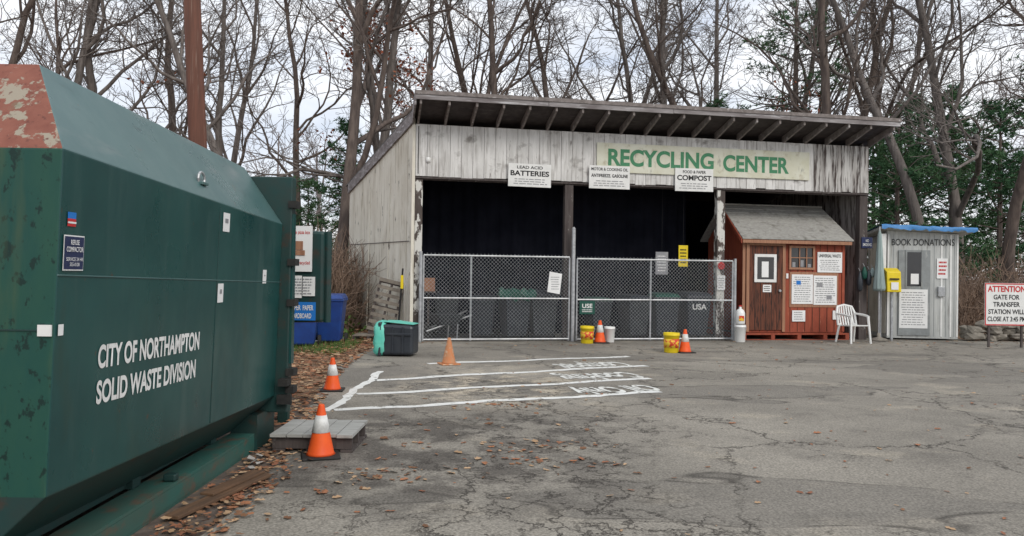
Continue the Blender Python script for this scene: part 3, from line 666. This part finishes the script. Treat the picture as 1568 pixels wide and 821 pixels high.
hexa('end_flange',G,[(XL-.05,Y1,.28),(-1.93,Y1,.28),(-1.93,Y1+.12,.28),(XL-.05,Y1+.12,.28),(XL-.05,Y1,2.32),(-1.91,Y1,2.32),(-1.91,Y1+.12,2.32),(XL-.05,Y1+.12,2.32)],M['greendark'],.01)
boxes('hinges',G,[(-1.94,-1.87,Y1-.02,Y1+.1,z,z+.06) for z in (.45,.6,1.2,1.55,2.05)]+[(-1.98,-1.9,Y1-.1,Y1+.02,.52,.58),(-2.0,-1.88,Y1-.06,Y1-.02,.36,.44)],M['rubber'])
boxes('flange_door_ribs',G,[(-1.925,-1.905,Y1+.02,Y1+.1,.7,2.0)],M['green'])
for nm,x in (('rail_near',-2.32),('rail_far',-4.2)):
    boxes(nm,G,[(x,x+.2,2.6,6.25,.13,.15),(x+.17,x+.2,2.6,6.25,.02,.128),(x,x+.2,2.6,6.25,.004,.018),(x+.02,x+.05,2.6,6.25,.019,.129)],M['greenrail'])
boxes('rail_dark_tail',G,[(-2.32,-2.1,6.255,6.7,.01,.3),(-4.2,-4.0,6.255,6.7,.01,.3)],M['greendark'])
boxes('cross_members',G,[(-4.1,-2.3,y,y+.1,.155,.22) for y in (3.4,4.6,5.8,6.3)],M['greendark'])
box('frame_bracket',G,-2.2,-2.12,4.78,4.84,.155,.2,M['greendark'],.01)
box('belly_plate',G,-4.1,-2.34,3.2,6.49,.16,.21,M['greendark'])
for nm,b,z,w_ in (('lettering_1','CITY OF NORTHAMPTON',1.01,1.19),('lettering_2','SOLID WASTE DIVISION',.835,1.15)):
    o=text(nm,G,b,-1.996,3.67,z,w_,.118,M['white'],'+X',.032)
    for v in o.data.vertices: 
        v.co.z-=.02*(v.co.y-3.67)
        v.co.x = fx(v.co.z)+.004
def sticker(nm,y0,y1,z0,z1,mat,dx=.004):
    f=lambda z:fx(z)+dx
    mesh(nm,[(f(z0),y0,z0),(f(z0),y1,z0),(f(z1),y1,z1),(f(z1),y0,z1)],[(0,1,2,3)],mat,G)
sticker('sticker_border',3.34,3.50,1.49,1.65,M['paper'],.006); sticker('sticker',3.345,3.495,1.496,1.644,M['navy'],.008)
text('sticker_text',G,'REFUSE\nCOMPACTOR',fx(1.6)+.012,3.355,1.575,.13,.055,M['paper'],'+X',.01)
text('sticker_text_2',G,'SERVICE 24 HR\n555-0100',fx(1.53)+.013,3.355,1.51,.13,.04,M['paper'],'+X',.0)
for k_,(m_,z0_,z1_) in enumerate((('redink',-.03,0.005),('bluesign',.005,.034))): sticker('flag_sticker_%d'%k_,3.365,3.43,1.72+z0_,1.72+z1_,M[m_])
sticker('flag_stripe',3.365,3.43,1.703,1.711,M['paper'],.006)
for i,(a,b,c,d) in enumerate(((5.16,5.28,1.77,1.90),(5.12,5.22,1.28,1.41),(6.03,6.12,1.40,1.51),(3.33,3.37,1.2,1.25))):
    sticker('white_sticker_%d'%i,a,b,c,d,M['paper'],.006)
    if i<3: sticker('sticker_mark_%d'%i,a+.035,b-.03,c+.06,d-.04,M['grayink'],.008)
box('reflector',G,-2.08,-2.02,Y0-.012,Y0-.003,1.2,1.25,M['plasticwhite'])
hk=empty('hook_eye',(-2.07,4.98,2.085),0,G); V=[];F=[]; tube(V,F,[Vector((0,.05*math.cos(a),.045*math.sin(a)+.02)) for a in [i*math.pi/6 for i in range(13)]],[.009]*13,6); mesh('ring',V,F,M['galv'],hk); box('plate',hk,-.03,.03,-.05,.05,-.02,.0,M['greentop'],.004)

P=empty('stationary_compactor')
box('hopper',P,-4.3,-2.95,6.75,9.6,.3,2.0,M['greendark'],.02)
boxes('legs',P,[(-4.2,-4.05,7,7.15,0,.31),(-3.2,-3.05,7,7.15,0,.31),(-4.2,-4.05,9.3,9.45,0,.31),(-3.2,-3.05,9.3,9.45,0,.31)],M['greendark'])
hexa('hatch_panel',P,[(-2.94,7.42,.98),(-1.86,7.42,1.0),(-1.84,7.52,1.0),(-2.94,7.52,.98),(-2.94,7.42,1.95),(-1.86,7.42,1.9),(-1.84,7.52,1.9),(-2.94,7.52,1.95)],M['greendark'],.03)
box('hatch_support',P,-2.3,-2.2,7.44,7.52,.0,.97,M['greendark'])
cyl('hatch_edge',P,(-1.83,7.47,1.0),(-1.83,7.47,1.9),.035,M['greendark'])
box('pizza_poster',P,-2.26,-1.97,7.39,7.40,1.5,1.95,M['paper'])
text('pizza_poster_top',P,'whole pizza box',-2.2,7.387,1.86,.21,.045,M['redink'],bold=.01)
text('pizza_poster_bottom',P,'can be recycled',-2.2,7.387,1.56,.21,.045,M['redink'],bold=.01)
boxes('pizza_picture',P,[(-2.16,-2.04,7.383,7.388,1.66,1.71),(-2.13,-2.06,7.383,7.388,1.715,1.8)],M['trimwood'])
box('notice_1',P,-2.2,-2.07,7.40,7.41,1.24,1.46,M['paper']); box('notice_2',P,-2.06,-1.94,7.40,7.41,1.26,1.45,M['paper'])
rows('notice_print',P,-2.19,-1.96,7.395,1.27,1.44,6,M['grayink'],.35,31)
box('paper_sign',P,-2.2,-1.93,7.4,7.41,1.02,1.2,M['bluesign']); text('paper_sign_text',P,'PAPER  PAPER',-2.18,7.396,1.12,.23,.05,M['white'],bold=.02); text('paper_sign_text2',P,'CARDBOARD',-2.17,7.396,1.04,.2,.05,M['white'],bold=.02)
box('bags_sign',P,-2.28,-2.21,7.4,7.41,1.04,1.12,M['paper'])

wheeled_bin('blue_recycling_bin',(-4.1,14.8,0),.2,M['binblue'],M['binblue'],1.05)
wheeled_bin('blue_recycling_bin',(-3.75,15.6,0),.1,M['binblue'],M['binblue'],1.0)
wheeled_bin('blue_recycling_bin',(-4.65,15.5,0),.1,M['binblue'],M['binblue'],1.1)

Q=empty('wooden_platform',(0,0,0))
boxes('deck_boards',Q,[(-1.98+i*.138,-1.98+i*.138+.13,6.22+R.uniform(-.015,.015),6.86+R.uniform(-.015,.015),.13,.152+R.uniform(0,.004)) for i in range(5)],M['plywood'])
boxes('stringers',Q,[(-1.97,-1.31,y,y+.05,.03,.129) for y in (6.25,6.5,6.78)],M['darkwood'])
boxes('bottom_boards',Q,[(x,x+.1,6.23,6.85,.006,.028) for x in (-1.96,-1.68,-1.4)],M['darkwood'])
sb=empty('scrap_board',(-1.88,4.95,.02),math.radians(-14)); box('plank',sb,-.05,.05,-.5,.5,0,.022,M['boardbrown'],.004); box('plank_2',sb,-.1,.0,-.1,.5,.024,.04,M['boardbrown'],.003)
pl=empty('wooden_pallet',(-2.95,16.85,.17)); pl.rotation_euler=(math.radians(-6),math.radians(13),math.radians(4))
boxes('slats',pl,[(-.3,.3,-.02,0,z,z+.08) for z in (0,.16,.32,.48,.64,.8,.96,1.12)],M['pallet']); boxes('stringers',pl,[(x,x+.045,.002,.1,0,1.2) for x in (-.29,-.02,.24)],M['darkwood'])
boxes('back_slats',pl,[(-.3,.3,.102,.12,z,z+.085) for z in (.0,.5,1.1)],M['darkwood'])
boxes('feet',pl,[(-.25,-.1,0,.08,-.19,-.002),(.1,.25,0,.08,-.19,-.002)],M['darkwood'])
pl2=empty('wooden_pallet',(-3.12,16.75,.01)); boxes('slats',pl2,[(-.35,.35,y,y+.09,.1,.12) for y in (-.35,-.2,-.05,.1,.25)],M['pallet']); boxes('stringers',pl2,[(x,x+.05,-.35,.34,0,.098) for x in (-.34,-.02,.29)],M['darkwood'])
yt=empty('yellow_hand_tool',(-2.52,16.7,0)); cyl('handle',yt,(0,0,.1),(.1,-.05,1.6),.02,M['black']); box('grip',yt,.06,.12,-.1,-.04,1.15,1.45,M['yellow'],.01)

U=empty('utility_pole'); V=[];F=[]
tube(V,F,[Vector((-4.78,12,0)),Vector((-5.05,12,3.4)),Vector((-5.4,12,9.5))],[.16,.14,.12],14,True); mesh('pole',V,F,M['poleb'],U,True)
cyl('crossarm',U,(-6.3,12,8.9),(-4.4,12,8.9),.06,M['poleb'])
V=[];F=[]
for (x,z) in ((-6.2,8.95),(-5.4,9.4),(-4.5,8.95)):
    pts=[Vector((x+(-30)*t, 12+14*t, z+ -3.2*4*t*(1-t)*.4)) for t in [i/12 for i in range(13)]]
    tube(V,F,pts,[.012]*13,4)
mesh('wires',V,F,M['black'],U)

# ---------------------------------------------------------------- fallen leaves
def leaves(name,pts,seed=1):
    r=random.Random(seed); V=[];F=[];mi=[]
    for (x,y,z,s) in pts:
        a=r.uniform(0,6.28); c,sn=math.cos(a),math.sin(a); k=len(V)
        t1,t2=r.uniform(-.3,.6),r.uniform(-.3,.6); w=r.uniform(.35,.6)
        loc_=[(-.5,0,0),(-.15,-w*.6,t1*.5),(.15,-w*.35,t1*.3),(.3,-w*.6,t1*.5),(.55,0,.1),(.25,w*.6,t2*.5),(.1,w*.3,t2*.3),(-.2,w*.55,t2*.5)]
        zm=min(q[2] for q in loc_)
        for (lx,ly,lz) in loc_: V.append((x+s*(lx*c-ly*sn),y+s*(lx*sn+ly*c),z+s*(lz-zm)*.6))
        F+=[(k,k+1,k+2,k+4),(k+2,k+3,k+4),(k,k+4,k+6,k+7),(k+4,k+5,k+6)]
        q=r.choice((0,0,1,1,2,2)); mi+=[q]*4
    return mesh(name,V,F,None,mats=[M['leafA'],M['leafB'],M['leafC']],midx=mi)
pts=[]
while len(pts)<6500:
    y=7.2+9.6*R.random(); e=edgex(y); x=R.uniform(-5.2,e+.12)
    pts.append((x,y,.006+R.random()*.05*min(1,(e+.15-x)*2),R.uniform(.05,.1)))
for _ in range(700):
    t=R.random(); v=D*t; u=-.314*v-R.uniform(.05,1.2); q=loc(u,v); pts.append((q[0],q[1],R.random()*.08,R.uniform(.06,.11)))
leaves('leaf_litter_bed',pts,2)
pts=[]
for _ in range(460):
    y=4+R.random()**1.2*14; x=R.uniform(-1.6,10); pts.append((x,y,.01,R.choice((R.uniform(.02,.05),R.uniform(.035,.085)))))
for (cx,cy,sx,sy,n) in ((-.85,5.6,.3,.15,38),(.2,6.6,.3,.12,34),(.35,6.0,.3,.12,28),(0,8.6,.35,.15,34),(-.3,6.4,.5,.3,18),(-1.1,5.2,.3,.4,18),(-.9,7.3,.5,.5,20),(-2.1,16.2,.6,.3,90),(1.5,15.9,3,.25,60),(7,17.4,2.5,.3,90),(12,18.2,2,.3,70)):
    for _ in range(n): pts.append((R.gauss(cx,sx),R.gauss(cy,sy),.01,R.uniform(.03,.085)))
for _ in range(900):
    y=R.uniform(3.2,8); x=R.gauss(edgex(y)-.05,.13)
    if x>-2.1: pts.append((x,y,.008+R.random()*.02,R.uniform(.03,.075)))
leaves('scattered_leaves',pts,3)
V=[];F=[]
for _ in range(6):
    x=R.uniform(-2.05,-1.8);y=R.uniform(5.2,6.1);a=R.uniform(0,3);s=R.uniform(.02,.045);k=len(V)
    for dx,dy in ((-1,-.6),(1,-.6),(1,.6),(-1,.6)): V.append((x+s*(dx*math.cos(a)-dy*math.sin(a)),y+s*(dx*math.sin(a)+dy*math.cos(a)),.02+R.random()*.03))
    F.append((k,k+1,k+2,k+3))
mesh('paper_litter',V,F,M['litter'])

# ---------------------------------------------------------------- trees
def grow(r,V,F,tips,start,d,length,r0,level,cfg):
    ns=cfg['seg'][level]; step=length/ns; pts=[start]; dirs=[d]; p=start
    for i in range(ns):
        j=cfg['jit'][level]
        d=(d+Vector((r.gauss(0,j),r.gauss(0,j),r.gauss(0,j)+cfg['up'][level]))).normalized()
        p=p+d*step; pts.append(p); dirs.append(d)
    re=max(r0*cfg['tap'][level],cfg['rmin'])
    rad=[max(cfg['rmin'],r0+(re-r0)*(i/ns)) for i in range(ns+1)]
    if level==0: rad[0]*=1.35
    tube(V,F,pts,rad,cfg['side'][level])
    if level>=cfg['max']:
        tips.append(pts[-1]); return
    nc=cfg['n'][level]
    for c in range(nc):
        t=cfg['t0'][level]+(1-cfg['t0'][level])*((c+r.random()*.9)/nc); t=min(t,.999)
        i=int(t*ns); f=t*ns-i; q=pts[i].lerp(pts[i+1],f); dd=dirs[i+1]
        ang=math.radians(r.uniform(*cfg['ang'][level])*(1.15-.5*t if level==0 else 1))
        ax=dd.cross(Vector((r.gauss(0,1),r.gauss(0,1),r.gauss(0,1)))).normalized()
        nd=(Matrix.Rotation(ang,3,ax)@dd).normalized()
        if nd.z<-.2 and level<3: nd.z*=-.5; nd.normalize()
        rr_=rad[i]+(rad[i+1]-rad[i])*f
        cl=length*cfg['len'][level]*(1.15-.65*t)*r.uniform(.75,1.25)
        grow(r,V,F,tips,q,nd,cl,max(cfg['rmin'],rr_*r.uniform(.38,.66)),level+1,cfg)
CF=dict(max=4,seg=[12,9,6,4,2],jit=[.07,.2,.24,.25,.25],up=[.05,.07,.05,.03,.02],tap=[.28,.22,.3,.5,.6],rmin=.0072,side=[9,6,4,3,3],
        n=[12,8,5,3],t0=[.3,.2,.15,.1],ang=[(38,68),(30,65),(30,65),(25,60)],len=[.42,.46,.5,.5])
variants=[]
for s in range(6):
    r=random.Random(100+s); V=[];F=[];tips=[]
    cfg=dict(CF)
    if s%3==1: cfg=dict(CF,n=[10,8,5,3],t0=[.4,.2,.15,.1],len=[.38,.45,.5,.5],jit=[.1,.22,.24,.25,.25])
    if s%3==2: cfg=dict(CF,n=[10,8,5,3],t0=[.2,.2,.15,.1],len=[.52,.42,.5,.5],ang=[(20,45),(30,65),(30,65),(25,60)])
    grow(r,V,F,tips,Vector((0,0,-.1)),Vector((r.uniform(-.08,.08),r.uniform(-.05,.05),1)).normalized(),15.5,.19,0,cfg)
    me=bpy.data.meshes.new('bare_tree_mesh_%d'%s); me.from_pydata([tuple(v) for v in V],[],F); me.update()
    me.materials.append(M['bark'] if s%2==0 else M['bark2']); me.polygons.foreach_set('use_smooth',[True]*len(F))
    variants.append((me,tips))
def tree(px,Y,s,var,rz,tilt=0,name='bare_tree'):
    o=bpy.data.objects.new(name,variants[var][0]); COL.objects.link(o)
    o.location=((px-784)/1150*Y,Y,0); o.rotation_euler=(0,tilt,rz); o.scale=(s,s,s); return o
TR=[(55,23,.95,2,0,.1),(160,25,1.0,0,1.2,-.04),(245,30,1.1,3,2.2,0),(392,23,.9,4,3.3,.0),(500,21.5,1.1,5,1.9,-.05),(570,25,1.05,2,4.2,.05),
    (640,32,1.1,0,2.8,0),(745,31,1.15,3,.9,0),(862,30,1.05,5,2.4,.03),(950,29,.95,0,4.1,-.02),(1018,29,1.1,2,.2,.04),
    (1157,28,1.05,1,3.0,.0),(1243,25,1.1,3,1.5,-.02),(1287,31,1.1,5,5.5,0),(1432,23.5,1.0,4,2.6,-.03),(1478,25,1.1,2,1.1,.02),(1545,23.5,1.05,1,4.4,0),(1650,25,1.1,3,3.9,0),(-60,25,1.0,5,.6,0),(1750,27,1.1,0,3,0),
    (110,36,1.15,1,2,0),(330,37,1.1,2,5,0),(450,36,1.1,3,.3,0),(690,38,1.15,5,1.1,0),(805,37,1.15,1,3.7,0),(900,39,1.2,4,.5,0),(1080,37,1.15,0,2.5,0),(1190,39,1.2,2,4.4,0),(1345,36,1.15,5,1.7,0),(1400,39,1.15,0,.4,0),(1590,36,1.15,4,5.1,0)]
for (px,Y,s,v,rz,tl) in TR: tree(px,Y,s,v,rz,tl)
def deadleaves(name,o,var,frac,seed):
    r=random.Random(seed); V=[];F=[]; tips=variants[var][1]
    c=Vector((r.uniform(-3,3),r.uniform(-3,3),r.uniform(5,9)))
    for t in tips:
        if (t-c).length>3.6 or r.random()>frac: continue
        for _ in range(5):
            q=t+Vector((r.gauss(0,.16),r.gauss(0,.16),r.gauss(0,.14))); k=len(V); s=r.uniform(.06,.11)
            a=Vector((r.gauss(0,1),r.gauss(0,1),r.gauss(0,1))).normalized(); b=a.cross(Vector((r.gauss(0,1),r.gauss(0,1),1))).normalized()
            V+=[q-a*s,q-b*s*.6,q+a*s,q+b*s*.6]; F.append((k,k+1,k+2,k+3))
    m_=mesh(name,V,F,M['oakleaf']); m_.parent=o
o=tree(598,25,.9,2,1.0,0,'oak_tree'); deadleaves('dead_leaves',o,2,.8,5)
o=tree(1225,34,1.1,4,1.0,0,'oak_tree'); deadleaves('dead_leaves',o,4,.7,6)
o=tree(320,27,.9,0,3.0,0,'oak_tree'); deadleaves('dead_leaves',o,0,.5,8)

def pine_mesh(seed,h,open_=.25,wid=.26,dens=1):
    r=random.Random(seed); V=[];F=[];mi=[]
    tube(V,F,[Vector((0,0,-.1)),Vector((r.uniform(-.1,.1),0,h*.5)),Vector((0,0,h))],[h*.016,h*.011,.02],7); mi=[0]*len(F)
    z=h*open_
    while z<h*.985:
        t=(z-h*open_)/(h*(1-open_)); Lb=h*wid*(1-t)**.6*r.uniform(.7,1.15)+.2
        for b in range(r.randint(2,5)):
            a=r.uniform(0,6.28); d=Vector((math.cos(a),math.sin(a),r.uniform(-.1,.3)+.3*t)).normalized(); p=Vector((0,0,z+r.uniform(-.15,.15)))
            L_=Lb*r.uniform(.45,1.2); pts=[p,p+d*L_*.5+Vector((0,0,.02)),p+d*L_+Vector((0,0,.12*L_))]
            n0=len(F); tube(V,F,pts,[.03,.018,.008],3); mi+=[0]*(len(F)-n0)
            nc=int((4+L_*8)*dens)
            for c in range(nc):
                f=.3+.7*r.random()**.8; q=pts[0].lerp(pts[2],f)+Vector((r.gauss(0,.15*L_**.5),r.gauss(0,.15*L_**.5),r.gauss(0,.08)))
                for _ in range(9):
                    e=Vector((r.gauss(0,1),r.gauss(0,1),r.gauss(.35,.7))).normalized(); s=e.cross(Vector((r.gauss(0,1),r.gauss(0,1),r.gauss(0,1)))).normalized()*.022
                    k=len(V); ln=r.uniform(.13,.26); V+=[q-s,q+s,q+e*ln]; F.append((k,k+1,k+2)); mi.append(1)
        z+=h*.034*r.uniform(.8,1.5)
    me=bpy.data.meshes.new('pine_mesh'); me.from_pydata([tuple(v) for v in V],[],F); me.update(); me.materials.append(M['bark2']); me.materials.append(M['needle'])
    me.polygons.foreach_set('material_index',mi); return me
pA=pine_mesh(1,9,.12,.3); pB=pine_mesh(2,13,.3,.24); pC=pine_mesh(3,8,.2,.38,1.2)
for (px,Y,s,mm,rz) in ((1375,25,.9,pC,0),(1455,30,1.15,pC,2),(1530,26,.95,pC,4),(1590,30,1.15,pA,1),(1405,34,1.2,pC,5.2),(1090,30,.95,pA,3),(535,27,.85,pC,5),(1215,36,1.25,pB,1),(1335,33,1.05,pC,2.2),(470,34,.7,pC,2.9)):
    o=bpy.data.objects.new('pine_tree',mm); COL.objects.link(o); o.location=((px-784)/1150*Y,Y,0); o.rotation_euler=(0,0,rz); o.scale=(s,s,s)

r=random.Random(55); V=[];F=[]
lowcfg=dict(CF,max=3,seg=[6,5,4,2],side=[5,3,3,3],rmin=.016,n=[11,6,4],t0=[.15,.15,.1])
for i in range(40):
    x=-62+i*3.1+r.uniform(-1,1); y=r.uniform(42,62); tips=[]
    grow(r,V,F,tips,Vector((x,y,-.1)),Vector((r.uniform(-.05,.05),0,1)).normalized(),r.uniform(8,14),r.uniform(.11,.19),0,lowcfg)
mesh('distant_trees',V,F,M['barkfar'])
def brush(name,regions,seed,mat,k_=1):
    r=random.Random(seed); V=[];F=[]
    for (x0,x1,y0,y1,n,h) in regions:
        for _ in range(n):
            p=Vector((r.uniform(x0,x1),r.uniform(y0,y1),0)); 
            for _ in range(3):
                d=Vector((r.gauss(0,.3),r.gauss(0,.3),1)).normalized(); L_=h*r.uniform(.4,1.15); q=p.copy(); pts=[q.copy()]
                for _ in range(4):
                    d=(d+Vector((r.gauss(0,.22),r.gauss(0,.22),r.gauss(-.05,.1)))).normalized(); q=q+d*L_/4; pts.append(q.copy())
                tube(V,F,pts,[.012*k_,.01*k_,.008*k_,.007*k_,.005*k_],3)
                for k in (1,2,3,3):
                    e=(d+Vector((r.gauss(0,.7),r.gauss(0,.7),r.gauss(0,.5)))).normalized(); tube(V,F,[pts[k],pts[k]+e*L_*.2,pts[k]+e*L_*.35+Vector((0,0,.05))],[.007*k_,.006*k_,.004*k_],3)
    return mesh(name,V,F,mat)
brush('underbrush',[(10.5,22,20.5,27,520,2.3),(-7,-4.4,17.5,23,260,2.3),(-5,-3.9,18.5,21,80,2.4),(-24,-7,18,28,200,2.2),(22,40,22,36,200,3)],9,M['twig'])
brush('distant_underbrush',[(-60,60,38,44,650,3.4)],10,M['barkfar'],1.8)
V=[];F=[];r=random.Random(4)
for _ in range(1700):
    c=r.choice(((-5.3,18.6,.8),(-4.9,17.8,.4),(-6.5,20,1.0),(-4.4,17.3,.3))); q=Vector((r.gauss(c[0],.5),r.gauss(c[1],.4),abs(r.gauss(0,c[2]*.6)))); a=Vector((r.gauss(0,1),r.gauss(0,1),r.gauss(0,1))).normalized()*.06; b=a.cross(Vector((r.gauss(0,1),1,1))).normalized()*.035
    k=len(V); V+=[q-a,q-b,q+a,q+b];F.append((k,k+1,k+2,k+3))
mesh('green_shrub',V,F,M['shrub'])
V=[];F=[]
for _ in range(2500):
    q=Vector((r.uniform(-5,-3.1),r.uniform(13.5,16),0)); a=r.uniform(0,6.28); k=len(V); h=r.uniform(.05,.16)
    V+=[q,q+Vector((.014*math.cos(a),.014*math.sin(a),0)),q+Vector((r.gauss(0,.03),r.gauss(0,.03),h))];F.append((k,k+1,k+2))
mesh('grass',V,F,M['shrub'])

# ---------------------------------------------------------------- world, sun, camera
w=bpy.data.worlds.new('World'); scene.world=w; w.use_nodes=True; nt=w.node_tree; N=nt.nodes; L=nt.links
bg=N['Background']; bg.inputs['Strength'].default_value=.125
sky=N.new('ShaderNodeTexSky'); sky.sky_type='NISHITA'; sky.sun_disc=False
SE,SA=math.radians(38),math.radians(150)
sky.sun_elevation=SE; sky.sun_rotation=SA
tc=N.new('ShaderNodeTexCoord'); mp=N.new('ShaderNodeMapping'); mp.inputs['Scale'].default_value=(1,1,2.6); L.new(tc.outputs['Generated'],mp.inputs['Vector'])
nz=N.new('ShaderNodeTexNoise'); nz.inputs['Scale'].default_value=3.2; nz.inputs['Detail'].default_value=5; nz.inputs['Roughness'].default_value=.55; nz.inputs['Distortion'].default_value=.4; L.new(mp.outputs[0],nz.inputs['Vector'])
cr=N.new('ShaderNodeValToRGB'); cr.color_ramp.elements[0].position=.34; cr.color_ramp.elements[0].color=(5.9,6.5,7.6,1); cr.color_ramp.elements[1].position=.56; cr.color_ramp.elements[1].color=(9.2,9.3,9.5,1)
L.new(nz.outputs['Fac'],cr.inputs[0])
mx=N.new('ShaderNodeMix'); mx.data_type='RGBA'; mx.inputs[0].default_value=.88; L.new(sky.outputs[0],mx.inputs[6]); L.new(cr.outputs[0],mx.inputs[7]); L.new(mx.outputs[2],bg.inputs['Color'])
sl=bpy.data.lights.new('sun','SUN'); sl.energy=1.5; sl.angle=math.radians(25); sl.color=(1,.95,.87)
so=bpy.data.objects.new('sun',sl); COL.objects.link(so)
dv=Vector((math.sin(SA)*math.cos(SE),math.cos(SA)*math.cos(SE),math.sin(SE)))
so.rotation_euler=dv.to_track_quat('Z','Y').to_euler()
cam=bpy.data.cameras.new('camera'); co=bpy.data.objects.new('camera',cam); COL.objects.link(co)
cam.sensor_width=36; cam.lens=26.4; cam.clip_end=1500; cam.clip_start=.05
Mx=Matrix.Rotation(math.radians(90)+.0087,4,'X')@Matrix.Rotation(.014,4,'Z')
co.matrix_world=Matrix.Translation((0,0,1.5))@Mx
scene.camera=co
scene.view_settings.view_transform='Standard'; scene.view_settings.look='None'; scene.view_settings.exposure=0
